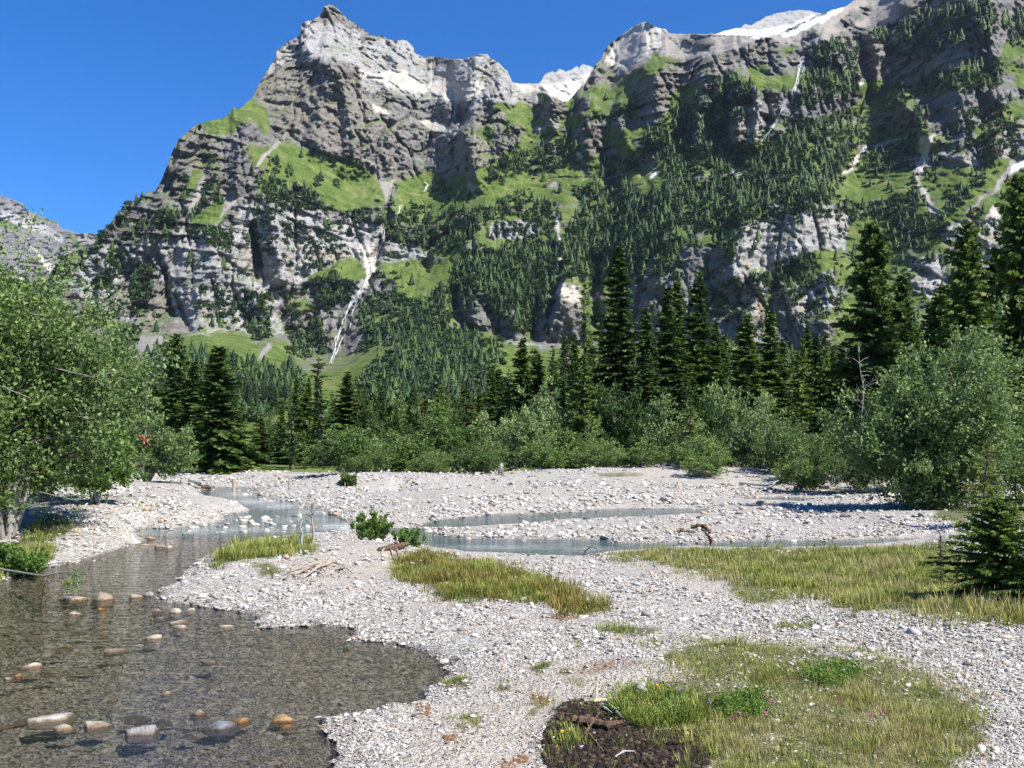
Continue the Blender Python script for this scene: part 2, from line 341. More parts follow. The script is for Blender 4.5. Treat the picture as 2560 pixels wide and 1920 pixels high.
FOREST = [  # (trees per 1000 photo pixels^2, height in m, offset, outline): spruce stands
 (5, 13, A1, [(690,1260),(760,1190),(850,1160),(840,1230),(760,1270),(690,1340),(600,1450),(480,1560),(450,1600),(520,1480),(600,1390)]),
 (6, 14, A1, [(1060,1070),(1110,1060),(1130,1100),(1090,1220),(1060,1280),(1060,1150)]),
 (5, 14, A1, [(1200,1080),(1290,1080),(1330,1150),(1310,1230),(1240,1220),(1160,1290),(1130,1340),(1170,1200)]),
 (5, 14, A1, [(1240,940),(1280,920),(1270,1010),(1230,1040)]),
 (6, 14, A1, [(960,1230),(1060,1250),(1050,1350),(930,1420),(860,1420),(900,1330)]),
 (5, 14, A1, [(760,1420),(850,1290),(880,1310),(800,1450)]),
 (6, 12, A1, [(1200,1360),(1380,1370),(1390,1480),(1300,1480),(1200,1440)]),
 (4, 10, A1, [(1100,1350),(1200,1350),(1190,1400),(1110,1420)]),
 (5, 17, A1, [(1520,1080),(1600,1060),(1700,1080),(1860,1130),(1880,1210),(1700,1230),(1560,1200)]),
 (4, 10, A1, [(1600,1200),(1900,1200),(1950,1290),(1880,1270),(1700,1230),(1600,1300),(1520,1350),(1540,1250)]),
 (5, 15, A1, [(1500,1040),(1560,970),(1580,1050)]), (5, 16, A1, [(1580,930),(1660,950),(1640,1020),(1580,1040)]),
 (5, 18, A1, [(1700,1000),(1740,990),(1740,1060),(1700,1060)]), (5, 17, A1, [(1870,1060),(1910,1050),(1910,1110),(1860,1110)]),
 (5, 16, A1, [(1960,1070),(2020,1060),(2020,1120),(1970,1120)]),
 (7, 12, A1, [(330,1530),(390,1520),(400,1620),(330,1680)]), (6, 12, A1, [(640,1450),(740,1480),(700,1659),(600,1659)]),
 (5, 10, A1, [(820,1560),(900,1580),(880,1659),(810,1659)]),
 (6, 12, A4, [(590,240),(740,180),(720,300),(640,420),(560,420)]), (7, 12, A4, [(820,270),(910,270),(890,420),(880,580),(780,570),(770,420)]),
 (6, 12, A4, [(1450,430),(1600,430),(1600,700),(1510,720),(1440,640)]), (6, 12, A4, [(1200,50),(1380,80),(1370,190),(1240,180)]),
 (5, 10, A4, [(1850,350),(2000,300),(2080,380),(2080,470),(1950,520),(1850,450)]), (7, 12, A4, [(1700,640),(1900,600),(1960,780),(1800,820),(1720,760)]),
 (3, 9, A4, [(1600,370),(1840,380),(1830,480),(1640,480)]), (2.5, 7, A4, [(1140,380),(1500,380),(1480,640),(1140,560)]),
 (2.5, 8, A4, [(1640,500),(1950,500),(1900,620),(1700,650)]), (2, 7, A4, [(1500,0),(2100,20),(2000,300),(1600,300)]),
 (7, 12, A4, [(640,640),(760,640),(830,620),(830,760),(720,790),(640,740)]), (6, 10, A4, [(470,560),(560,500),(640,560),(560,640)]),
 (7, 15, A2, [(1310,830),(1440,820),(1500,850),(1540,920),(1540,1000),(1440,1010),(1300,1030),(1240,1010),(1000,1090),(990,1010),(1120,900),(1200,900),(1280,950)]),
 (5, 15, A2, [(1640,930),(1720,920),(1900,890),(1890,1010),(1780,1040),(1680,1080),(1640,1010)]),
 (5, 14, A2, [(1900,800),(2133,620),(2133,960),(2020,970),(1900,980)]), (4, 11, A2, [(1700,640),(1860,610),(1850,680),(1700,720)]),
 (3, 11, A2, [(1560,700),(1650,660),(1640,760),(1560,780)]), (3, 11, A2, [(1080,760),(1200,740),(1190,820),(1100,840)]),
 (6, 17, A2, [(1480,1150),(1600,1080),(1700,1120),(1820,1080),(1900,1200),(2133,1040),(2133,1659),(1400,1659),(1380,1500),(1440,1390),(1540,1330),(1580,1230)]),
 (5, 14, A2, [(650,1090),(760,1070),(780,1150),(680,1190)]), (4.5, 16, A2, [(480,1260),(560,1200),(700,1260),(800,1220),(900,1160),(910,1190),(850,1270),(650,1340),(500,1330)]),
 (6, 12, A2, [(110,1250),(360,1250),(370,1320),(250,1330),(120,1300)]),
 (6, 15, A2, [(380,1290),(480,1280),(620,1340),(760,1330),(900,1250),(1100,1170),(1200,1210),(1400,1210),(1400,1380),(1300,1380),(1260,1280),(1000,1300),(880,1440),(740,1520),(640,1480),(480,1450),(400,1420)]),
 (6, 15, A2, [(800,1580),(980,1440),(1030,1530),(1180,1430),(1400,1460),(1420,1659),(780,1659)]), (2.5, 9, A2, [(1000,1330),(1300,1300),(1300,1430),(1000,1430)]),
 (3, 12, A2, [(300,1600),(480,1640),(500,1659),(300,1659)]),
 (7, 12, A5, [(0,340),(150,360),(200,440),(160,490),(0,500)]), (8, 13, A5, [(230,470),(440,420),(560,460),(780,420),(760,660),(560,700),(250,790)]),
 (8, 15, A5, [(760,330),(1000,180),(1400,230),(1380,520),(1280,600),(1200,700),(1100,600),(900,480),(780,440)]),
 (5, 13, A5, [(340,330),(500,340),(480,420),(400,440)]), (5, 12, A5, [(1460,200),(1600,130),(1700,250),(1640,400),(1480,320)]),
 (6, 16, A3, [(0,700),(230,580),(330,450),(350,450),(560,510),(480,640),(320,860),(600,850),(700,740),(900,720),(1100,660),(1120,760),(1200,760),(1130,880),(1060,1040),(960,1090),(1000,1170),(1040,1200),(820,1260),(660,1210),(430,1330),(350,1420),(0,1320)]),
 (6, 16, A3, [(900,290),(1080,220),(1180,240),(1180,320),(1160,560),(1050,560),(820,640),(780,600),(840,480),(870,340)]),
 (6, 18, A3, [(1200,200),(1400,140),(1560,80),(1640,20),(1950,20),(1960,180),(1900,200),(1620,330),(1400,390),(1330,270)]),
 (7, 18, A3, [(1510,560),(1530,480),(1740,420),(1980,370),(2000,500),(1700,540)]), (6, 18, A3, [(2000,110),(2150,40),(2150,280),(2040,280)]),
 (4, 10, A3, [(1100,940),(1400,840),(1500,880),(1500,1000),(1340,1040),(1130,1020)]),
 (5, 12, A3, [(1290,1260),(1370,1150),(1500,1150),(1480,1350),(1400,1450),(1340,1350)]), (5, 13, A3, [(1660,1160),(1760,1140),(1900,980),(1910,1060),(1760,1210),(1690,1260)]),
 (4, 10, A3, [(1050,1200),(1290,1200),(1260,1290),(1100,1290)]), (4, 14, A3, [(1290,560),(1440,460),(1450,610),(1300,650)]),
 (3, 9, A3, [(1740,640),(1900,640),(2100,680),(2100,900),(1950,930),(1780,860)]), (3, 10, A3, [(1130,700),(1500,700),(1500,800),(1230,860)]),
 (5, 12, A3, [(1480,620),(1560,780),(1540,900),(1440,800)]), (3, 8, A3, [(430,1250),(1060,1200),(1060,1300),(700,1330),(440,1400)]),
 (5, 12, A3, [(330,1400),(430,1420),(440,1560),(330,1500)]), (4, 10, A3, [(1500,1280),(1700,1300),(1640,1450),(1440,1500)]),
 (7, 12, A6, [(680,270),(900,200),(890,300),(760,360),(560,380),(520,350),(640,330)]), (3, 8, A6, [(240,420),(600,300),(640,480),(420,620),(240,600)]),
 (2, 8, A6, [(700,320),(1050,300),(1050,600),(760,600)]), (6, 13, A6, [(1250,-60),(1500,-60),(1560,100),(1400,200)]),
 # woods on the foothills
 (7, 16, A4, [(740,930),(900,800),(1000,740),(1080,830),(1360,800),(1560,880),(1760,890),(1800,960),(1700,1120),(1480,1210),(1400,1120),(760,1200)]),
 (7, 13, A5, [(480,720),(740,660),(900,630),(960,720),(1080,720),(1090,830),(980,950),(1060,1000),(1000,1110),(400,1130),(160,980),(300,880)]),
 (4, 14, A6, [(-40,700),(700,800),(1000,780),(2200,700),(2200,1000),(-40,1000)]),
 (4, 12, A5, [(1500,860),(2133,860),(2133,1100),(1400,1100)]),
 (3, 12, A5, [(1040,980),(1400,960),(1400,1150),(1000,1150)]),
 (6, 12, A4, [(0,800),(460,800),(660,930),(700,1200),(0,1200)]),
]
RIDGES = [  # (half width in photo px, height in m, offset, crest line): buttresses; negative = gully
 (60, 70, A2, [(110,350),(130,480),(170,640),(200,940)]), (45, 40, A1, [(1960,420),(1900,560),(1890,760),(1930,900)]),
 (45, 50, A2, [(860,790),(900,900),(930,1050)]), (40, 45, A2, [(1140,740),(1090,850),(1020,980)]), (38, 45, A2, [(1380,580),(1370,730)]),
 (26, 25, A2, [(1030,650),(1020,750)]), (30, 35, A2, [(1570,590),(1540,690)]), (45, 45, A2, [(1640,620),(1600,760),(1590,900)]),
 (45, 45, A2, [(1780,620),(1790,760),(1840,880)]), (50, 50, A2, [(1980,460),(1990,640),(1960,800)]),
 (22, 34, A3, [(300,420),(330,560),(335,720)]), (34, 50, A3, [(430,470),(440,640),(440,820)]), (28, 45, A3, [(540,500),(555,650),(530,860)]),
 (34, 40, A3, [(240,480),(215,640),(200,860)]), (60, 80, A3, [(960,230),(1040,340),(1090,560)]), (34, 55, A3, [(1240,260),(1260,380),(1270,510)]),
 (50, 65, A3, [(1420,600),(1500,700),(1560,800)]), (60, 75, A3, [(1940,0),(1930,160),(1960,320)]), (40, 45, A3, [(2010,560),(2000,700),(1960,900)]),
 (34, 45, A3, [(1080,280),(1120,420),(1150,500)]),
 (60, 55, A6, [(450,-40),(440,120),(410,330)]), (40, 42, A6, [(570,360),(540,470),(500,600)]), (60, 40, A6, [(840,-120),(830,60),(760,220)]), (50, 40, A6, [(1010,300),(980,450),(960,620)]),
 (36, 42, A1, [(1160,740),(1110,850),(1020,1000)]), (34, 38, A1, [(1480,720),(1420,830),(1410,1080)]), (48, 45, A1, [(1810,130),(1800,240),(1860,340)]),
 (45, 50, A1, [(1620,1240),(1640,1400),(1670,1660)]), (50, 45, A1, [(1290,1480),(1240,1600)]), (40, 40, A1, [(960,1240),(880,1420),(800,1500)]),
 (-14, 40, A4, [(940,220),(985,340),(1000,470),(1020,560)]), (-10, 25, A1, [(780,1480),(830,1510),(900,1560),(980,1640)]), (-16, 45, A1, [(1500,1330),(1490,1420),(1530,1500),(1520,1640)]),
 (-14, 40, A4, [(1480,30),(1500,100),(1530,260)]), (-12, 30, A4, [(1060,440),(1090,560),(1120,660)]), (-20, 45, A2, [(400,1260),(380,1400),(320,1560)]),
 (50, 50, A4, [(1160,400),(1180,560),(1190,700)]), (44, 45, A4, [(1480,420),(1560,560),(1600,720)]), (40, 45, A4, [(1780,540),(1760,700),(1780,820)]),
 (-16, 40, A5, [(770,60),(640,160),(620,300)]), (-22, 50, A5, [(790,430),(800,560),(900,660)]), (40, 40, A5, [(1100,560),(1160,640),(1180,720)]),
 (-25, 60, A5, [(1640,240),(1620,400),(1640,600)]), (50, 50, A5, [(1480,300),(1400,560),(1330,720)]), (-16, 40, A5, [(1440,260),(1400,420),(1360,560)]),
 (60, 40, A2, [(940,330),(900,480)]), (40, 30, A2, [(480,260),(470,420)]), (40, 35, A2, [(1090,420),(1060,560)]), (-30, 35, A2, [(790,560),(830,690)]),
]
SKY_MAIN = [(-200,720),(60,700),(120,690),(146,655),(160,639),(198,624),(236,612),(253,586),(295,532),(321,506),(359,489),(367,481),(388,477),(401,456),(416,418),(430,380),(447,346),(468,329),(489,312),(519,304),(561,293),(576,283),(584,266),(595,274),(608,264),(629,245),(650,207),(667,177),(688,148),(692,127),(717,105),(751,86),(753,63),(764,53),(781,51),(802,34),(812,14),(821,9),(836,14),(850,28),(865,44),(893,63),(927,86),(943,91),(956,86),(969,99),(1015,101),(1032,116),(1041,135),(1064,146),(1074,139),(1138,148),(1163,148),(1188,137),(1218,135),(1226,146),(1247,156),(1268,177),(1281,207),(1298,209),(1332,209),(1353,213),(1408,255),(1420,253),(1450,219),(1471,194),(1488,160),(1503,148),(1509,131),(1526,108),(1559,84),(1589,63),(1602,57),(1616,55),(1640,68),(1663,72),(1673,84),(1782,84),(1829,87),(1871,89),(1943,86),(2035,42),(2082,25),(2116,15),(2137,0),(2200,-40),(2300,-90),(2400,-140),(2560,-200),(2800,-230)]
FOOT = [(-200,880),(194,854),(295,887),(354,837),(422,841),(500,838),(586,830),(633,854),(713,854),(734,887),(827,909),(880,900),(927,875),(990,858),(1074,833),(1180,820),(1256,850),(1344,854),(1424,860),(1560,890),(1803,909),(1955,883),(2082,879),(2300,860),(2800,840)]
DFOOT = [(-200,950),(194,960),(600,1000),(830,1050),(1180,1080),(1300,1060),(1424,1000),(1800,900),(2200,820),(2560,760),(2800,720)]
def lut(tab, x): t = np.array(tab, float); return np.interp(x, t[:, 0], t[:, 1])

def noisy_skyline(tab, x, amp=3.0, seed=0):
    return lut(tab, x) + amp * (noise2(x / 17.0, 0 * x, seed) + 0.7 * noise2(x / 6.0, 0 * x, seed + 1) + 0.4 * noise2(x / 2.5, 0 * x, seed + 2))

NC, NRW = 941, 430
PXc = np.linspace(-160, 2720, NC)
skyc = noisy_skyline(SKY_MAIN, PXc, 2.6, 3)
YBOT = 1172.0
tt = np.linspace(0, 1, NRW)[:, None]
smc = gblur(skyc[None, :], 0, 14)[0]
PY = YBOT + (smc[None, :] - YBOT) * tt + (skyc - smc)[None, :] * tt ** 9
PX = np.broadcast_to(PXc[None, :], PY.shape).copy()
wx = PX + 9 * noise2(PX / 45, PY / 45, 1) + 5 * noise2(PX / 15, PY / 15, 2) + 4.5 * noise2(PX / 8, PY / 8, 8) + 2.5 * noise2(PX / 4, PY / 4, 18)
wy = PY + 9 * noise2(PX / 45, PY / 45, 3) + 5 * noise2(PX / 15, PY / 15, 4) + 4.5 * noise2(PX / 8, PY / 8, 9) + 2.5 * noise2(PX / 4, PY / 4, 19)
cls = np.zeros(PY.shape, np.int8); slp = np.full(PY.shape, 58.0)
slp[PY < 330] = 52
# the wooded right half is turf with outcrops, the left massif bare rock with ledges of turf
outc = fbm(wx / 70, 0.4, wy / 34, 4, 0.6)
rgt = (wx > 1120 + 0.55 * (480 - wy)) & (wy > 230 - 0.06 * (wx - 1200)) & (outc < 0.16)
cls[rgt] = GRASS; slp[rgt] = 46
lft = (wx < 1120) & (wy > 380) & (outc > 0.27)
cls[lft] = GRASS
for c, s_, off, pts in REG:
    m = in_poly(wx, wy, zc(off, pts))
    if c is not None: cls[m] = c
    if s_ is not None: slp[m] = s_
footc = lut(FOOT, PXc)[None, :]; dfc = lut(DFOOT, PXc)[None, :]
slp = gblur(slp, 2.0, 2.0)
e = (HY - PY) / F
# depth: foothills below the foot line, then every column climbs at its own slope
sfoot = np.clip((YBOT - PY) / (YBOT - footc), 0, 1)
Dlow = 118.0 * (dfc / 118.0) ** (sfoot ** 0.62)
D = Dlow.copy()
lnD = np.log(Dlow)
for r in range(1, NRW):
    above = PY[r] < footc[0]
    dpy = PY[r - 1] - PY[r]
    den = np.maximum(np.tan(np.radians(slp[r])) - e[r], 0.16)
    step = dpy / F / den
    lnD[r] = np.where(above, lnD[r - 1] + step, lnD[r])
lnD = gblur(lnD, 1.2, 14.0) * 0.75 + 0.25 * gblur(lnD, 1.0, 4.0)
low_ = gblur(lnD, 0, 70); wtop = np.clip((footc - PY) / 120, 0, 1); lnD = lnD - 0.45 * wtop * (low_ - low_[:, 300:].mean(1, keepdims=True)) * (PX > 900) * np.clip((PX - 900) / 300, 0, 1)
D = np.exp(lnD)
rel = np.zeros_like(D)
for w_, a_, off, pts in RIDGES:
    P_ = zc(off, pts); xs = [p[0] for p in P_]; ys = [p[1] for p in P_]; aw = abs(w_)
    m = (PX > min(xs) - aw * 1.3) & (PX < max(xs) + aw * 1.3) & (PY > min(ys) - aw * 1.3) & (PY < max(ys) + aw * 1.3)
    d = dist_poly(wx[m], wy[m], P_)
    t_ = np.clip(1 - d / aw, 0, 1)
    rel[m] += (0.66 * a_ if w_ > 0 else 0.45 * a_ * -1) * (t_ if w_ > 0 else t_ * t_ * (3 - 2 * t_))
# natural relief in metres, from world position on the smooth face
Xw = (PX - HX) / F * D; Zw = CAMZ + (HY - PY) / F * D
above = np.clip((footc - PY) / 12.0, 0, 1)
rockw = np.choose(cls, [1.0, 0.9, 1.05, 0.32, 0.28, 0.12, 0.42]).astype(float)
rockw = np.where((PY < 340) & np.isin(cls, [PALE, CREAM]), rockw * 0.85, rockw); rockw = gblur(rockw, 1.5, 1.5)
wxn = 30 * noise3(Xw / 130, D / 300, Zw / 130)
def zm(a): return a - a[PY < 840].mean()
big = zm(fbm(Xw / 240, D / 700, Zw / 360, 3, 0.5, True)) * 20
flute = zm(fbm((Xw + wxn) / 52, D / 260, (Zw + wxn) / 150, 4, 0.6, True)) * 20
bulk = zm(fbm(Xw / 26, D / 90, Zw / 22, 4, 0.62, True)) * 9.5
def crack(n, w): return -np.exp(-(n / w) ** 2)
cracks = 9 * crack(noise3((Xw + wxn) / 48, 3.3, (Zw - wxn) / 130), .045) + 7 * crack(noise3((Xw + .6 * Zw) / 60, 7.3, (Zw - .5 * Xw) / 90), .04) + 3.5 * crack(noise3(Xw / 17, 5.3, Zw / 30), .06)
tilt = Zw + 0.16 * Xw + 8 * noise3(Xw / 90, D / 200, Zw / 90) + 2 * noise3(Xw / 14, D / 60, Zw / 14)
strat_w = np.clip(0.45 + 1.5 * noise3(Xw / 260, 2.0, Zw / 200), 0.05, 1.15)
def ledges(per, amp, sd_):
    ph = tilt / per + 2.5 * noise3(Xw / 300, sd_, Zw / 300); k = np.floor(ph); f_ = ph - k
    return amp * (0.5 - f_ ** 0.7) * np.clip(0.55 + 1.4 * noise3(k * 3.71, sd_, Xw / (per * 4)), 0, 1.5)
strata = strat_w * (ledges(21.0, 9.0, 1.1) + ledges(8.5, 4.2, 4.4))
fine = zm(fbm(Xw / 9, D / 25, Zw / 9, 3, 0.68, True)) * 3.8
rel += above * (big * (0.25 + 0.75 * rockw) + rockw * (flute + bulk + strata + fine + cracks))
# foothill knolls
rel += (1 - above) * np.clip((YBOT - PY) / 120, 0, 1) * (fbm(Xw / 150, D / 200, Zw / 60, 3) * 40)
for kx, ky, kw, kh, ka in [(1040, 900, 190, 130, 120), (720, 1040, 70, 55, 45), (480, 900, 150, 70, 90), (1240, 900, 80, 70, 50)]:
    rel += ka * np.exp(-((PX - kx) / kw) ** 2 - ((PY - ky) / kh) ** 2)
D = np.maximum(D - rel * np.clip(D / 900, 0.05, 1.6), 60)
D0map = D
MX = (PX - HX) / F * D; MZ = CAMZ + (HY - PY) / F * D
V = np.stack([MX, D, MZ], -1)
# the far side of the crest falls away behind it
back = []
for k in range(1, 9):
    q = V[-1].copy(); q[:, 1] += 45.0 * k * k ** 0.4; q[:, 2] = np.maximum(q[:, 2] - 30.0 * k * k ** 0.5 * (1 + 0.3 * noise2(PXc / 40, PXc * 0 + k)), -5); back.append(q)
Vb = np.concatenate([V, np.stack(back)], 0)
nr = Vb.shape[0]
idx = np.arange(nr * NC).reshape(nr, NC)
quads = np.stack([idx[:-1, :-1], idx[:-1, 1:], idx[1:, 1:], idx[1:, :-1]], -1).reshape(-1, 4)
def masks(cls):
    oh = [gblur((cls == k).astype(float), 0.7, 0.7) for k in range(7)]
    return oh
oh = masks(cls)
padr = lambda a: np.concatenate([a, np.repeat(a[-1:], nr - NRW, 0)], 0)
col1 = np.stack([padr(oh[GRASS]), padr(oh[PALE]), padr(oh[BROWN]), np.ones((nr, NC))], -1)
col2 = np.stack([padr(oh[SCREE]), padr(oh[SNOW]), padr(oh[CREAM]), np.ones((nr, NC))], -1)

def rock_material(name, k=1.0):
    m = NM(name); p = m.pos()
    c1 = m.node("ShaderNodeSeparateColor", {0: m.attr("cover", 'Color')}); c2 = m.node("ShaderNodeSeparateColor", {0: m.attr("cover_more", 'Color')})
    n1 = m.noise(p, 0.018 * k, 6, 0.65); n2 = m.noise(p, 0.16 * k, 7, 0.78); n3 = m.noise(m.scale(p, (0.03 * k, 0.03 * k, 0.012 * k)), 1.0, 5, 0.7)
    strip = m.noise(m.scale(p, (0.004 * k, 0.004 * k, 0.16 * k)), 1.0, 4, 0.6, 0.4)
    mot = m.mix(0.5, n2, strip)
    rock = m.ramp(mot, [(0.3, (0.062, 0.06, 0.061)), (0.5, (0.165, 0.158, 0.152)), (0.7, (0.31, 0.295, 0.28))])
    pale = m.ramp(mot, [(0.28, (0.115, 0.115, 0.12)), (0.45, (0.265, 0.262, 0.26)), (0.58, (0.36, 0.352, 0.34)), (0.76, (0.48, 0.465, 0.44))])
    brown = m.ramp(mot, [(0.3, (0.078, 0.072, 0.068)), (0.5, (0.188, 0.172, 0.154)), (0.7, (0.315, 0.288, 0.255))])
    stain = m.ramp(n1, [(0.52, 0.0), (0.68, 1.0)])
    pale = m.mix(m.math('MULTIPLY', stain, 0.55), pale, (0.34, 0.24, 0.14))
    rock = m.mix(m.math('MULTIPLY', stain, 0.4), rock, (0.20, 0.145, 0.09))
    scree = m.ramp(m.mix(0.45, n2, m.noise(p, 0.03 * k, 7, 0.75)), [(0.34, (0.18, 0.167, 0.152)), (0.5, (0.28, 0.258, 0.232)), (0.66, (0.38, 0.35, 0.312))])
    cream = m.ramp(n2, [(0.3, (0.36, 0.33, 0.285)), (0.7, (0.56, 0.52, 0.455))])
    gnoise = m.noise(p, 0.05 * k, 7, 0.75)
    grass = m.ramp(gnoise, [(0.32, (0.040, 0.070, 0.018)), (0.48, (0.092, 0.140, 0.032)), (0.66, (0.175, 0.195, 0.065))])
    nz = m.node("ShaderNodeSeparateXYZ", {0: m.node("ShaderNodeNewGeometry").outputs['Normal']}).outputs['Z']
    base = m.mix(c1.outputs[1], rock, pale); base = m.mix(c1.outputs[2], base, brown)
    base = m.mix(c2.outputs[0], base, scree); base = m.mix(c2.outputs[2], base, cream)
    # tufts of turf on the ledges of bare rock
    led = m.math('MULTIPLY', m.ramp(nz, [(0.62, 0.0), (0.82, 1.0)]), m.ramp(n1, [(0.42, 0.0), (0.52, 1.0)]))
    led = m.math('MULTIPLY', led, m.math('SUBTRACT', 1.0, m.math('ADD', c2.outputs[0], c2.outputs[2], clamp=True)))
    low = m.ramp(m.math('DIVIDE', m.node("ShaderNodeSeparateXYZ", {0: p}).outputs['Z'], 1200.0), [(0.42, 0.8), (0.62, 0.12)])
    base = m.mix(m.math('MULTIPLY', led, low), base, grass)
    bare = m.math('MULTIPLY', m.ramp(gnoise, [(0.58, 0.0), (0.70, 0.65)]), c1.outputs[0])
    g2 = m.mix(bare, grass, (0.28, 0.24, 0.16))
    base = m.mix(c1.outputs[0], base, g2)
    base = m.mix(c2.outputs[1], base, (0.86, 0.88, 0.92))
    h = m.math('ADD', m.math('MULTIPLY', n2, 3.0), m.math('MULTIPLY', strip, 2.0))
    m.principled(base, 0.92, m.bump(h, 0.8, 1.6 / k), 0.1)
    return m.m
MAT_ROCK = rock_material("alpine_rock")
me = mesh_np("mountain", Vb.reshape(-1, 3), quads, [MAT_ROCK])
vattr(me, "cover", col1.reshape(-1, 4).astype(np.float32), 'FLOAT_COLOR'); vattr(me, "cover_more", col2.reshape(-1, 4).astype(np.float32), 'FLOAT_COLOR')
ob("mountain", me, kind='structure')

# bilinear lookup of the mountain's surface
def surf(px, py):
    ci = np.clip((np.asarray(px) - PXc[0]) / (PXc[1] - PXc[0]), 0, NC - 1.001); c0 = ci.astype(int)
    t_ = (YBOT - np.asarray(py)) / (YBOT - smc[c0])
    for _ in range(3): t_ = np.clip((YBOT - np.asarray(py) + (skyc - smc)[c0] * np.clip(t_, 0, 1) ** 9) / (YBOT - smc[c0]), 0, 1)
    ri = np.clip(t_ * (NRW - 1), 0, NRW - 1.001); r0 = ri.astype(int)
    d = D0map[r0, c0]; f_ = ri - r0
    d = D0map[r0, c0] * (1 - f_) + D0map[r0 + 1, c0] * f_
    return d, cls[r0, c0]

# ------------------------------------------------------------------ ranges behind
def far_range(name, tab, ybot, dist, depth, colsel, amp, k=1.0, x0=None, x1=None, seed=0):
    x0 = tab[0][0] if x0 is None else x0; x1 = tab[-1][0] if x1 is None else x1
    nc = int((x1 - x0) / 2.2); px = np.linspace(x0, x1, nc); sk = noisy_skyline(tab, px, 2.2, seed + 20)
    n_r = int((ybot - sk.min()) / 2.4) + 8; t_ = np.linspace(0, 1, n_r)[:, None]
    py = ybot + (sk[None] - ybot) * t_; pxx = np.broadcast_to(px[None], py.shape)
    d = dist + depth * (ybot - py) / (ybot - sk.min())
    X = (pxx - HX) / F * d; Z = (HY - py) / F * d
    rl = fbm(X / 420, 1.7 + seed, Z / 500, 5, 0.55, True) * amp + fbm(X / 60, 2.2, Z / 50, 4, 0.6, True) * amp * 0.35
    d = d - rl; X = (pxx - HX) / F * d; Z = CAMZ + (HY - py) / F * d
    Vv = np.stack([X, d, Z], -1); bk = []
    for q_ in range(1, 6):
        q = Vv[-1].copy(); q[:, 1] += 90.0 * q_ * q_; q[:, 2] = np.maximum(q[:, 2] - 70.0 * q_ * q_, -5); bk.append(q)
    Vv = np.concatenate([Vv, np.stack(bk)], 0); n2 = Vv.shape[0]
    ii = np.arange(n2 * nc).reshape(n2, nc)
    qd = np.stack([ii[:-1, :-1], ii[:-1, 1:], ii[1:, 1:], ii[1:, :-1]], -1).reshape(-1, 4)
    wxx = pxx + 7 * noise2(pxx / 30, py / 30, 11) + 3 * noise2(pxx / 9, py / 9, 12); wyy = py + 7 * noise2(pxx / 30, py / 30, 13) + 3 * noise2(pxx / 9, py / 9, 14)
    c = np.zeros(py.shape, np.int8); c[:] = colsel[0]
    for cc, off, pts in colsel[1]: c[in_poly(wxx, wyy, zc(off, pts))] = cc
    o_ = masks(c); pr = lambda a: np.concatenate([a, np.repeat(a[-1:], n2 - n_r, 0)], 0)
    m_ = mesh_np(name, Vv.reshape(-1, 3), qd, [MAT_ROCK])
    one = np.ones((n2, nc))
    vattr(m_, "cover", np.stack([pr(o_[GRASS]), pr(o_[PALE]), pr(o_[BROWN]), one], -1).reshape(-1, 4).astype(np.float32), 'FLOAT_COLOR')
    vattr(m_, "cover_more", np.stack([pr(o_[SCREE]), pr(o_[SNOW]), pr(o_[CREAM]), one], -1).reshape(-1, 4).astype(np.float32), 'FLOAT_COLOR')
    return ob(name, m_, kind='structure')
far_range("far_mountain", [(-200,470),(-60,482),(0,489),(55,507),(70,528),(100,540),(143,555),(150,568),(190,582),(240,584),(330,620),(420,700)], 830, 3600, 900,
   (ROCK, [(GRASS, A1, [(0,1290),(60,1290),(130,1380),(60,1360),(0,1330)]), (PALE, A1, [(0,1240),(150,1290),(250,1340),(400,1400),(360,1440),(250,1390),(120,1340),(0,1290)]),
           (CREAM, A1, [(180,1440),(300,1560),(330,1560),(330,1659),(280,1590)]), (CREAM, A4, [(100,330),(310,380),(310,480),(100,470)]), (GRASS, A1, [(240,1310),(350,1330),(330,1300),(230,1290)]),
           (BROWN, A1, [(420,1370),(590,1380),(570,1480),(480,1470)]), (GRASS, A1, [(390,1390),(510,1460),(460,1480)])]), 110, seed=1)
far_range("far_mountain", [(1270,235),(1300,222),(1340,214),(1353,203),(1361,186),(1382,179),(1388,184),(1399,171),(1408,175),(1414,181),(1429,173),(1441,165),(1447,168),(1458,160),(1481,167),(1520,172),(1600,190)], 290, 4200, 500,
   (PALE, [(CREAM, A2, [(1200,520),(1310,500),(1480,470),(1620,430),(1620,600),(1400,620),(1200,600)])]), 70, seed=2)
far_range("far_mountain", [(1740,92),(1782,86),(1816,77),(1854,68),(1863,59),(1879,63),(1913,42),(1947,32),(1981,26),(2019,26),(2044,32),(2100,45),(2200,60)], 150, 3600, 400,
   (PALE, [(SNOW, A3, [(280,215),(370,180),(460,170),(560,180),(720,150),(760,160),(700,230),(300,230)]), (SNOW, A3, [(760,170),(900,90),(860,90),(780,140)])]), 50, seed=3)

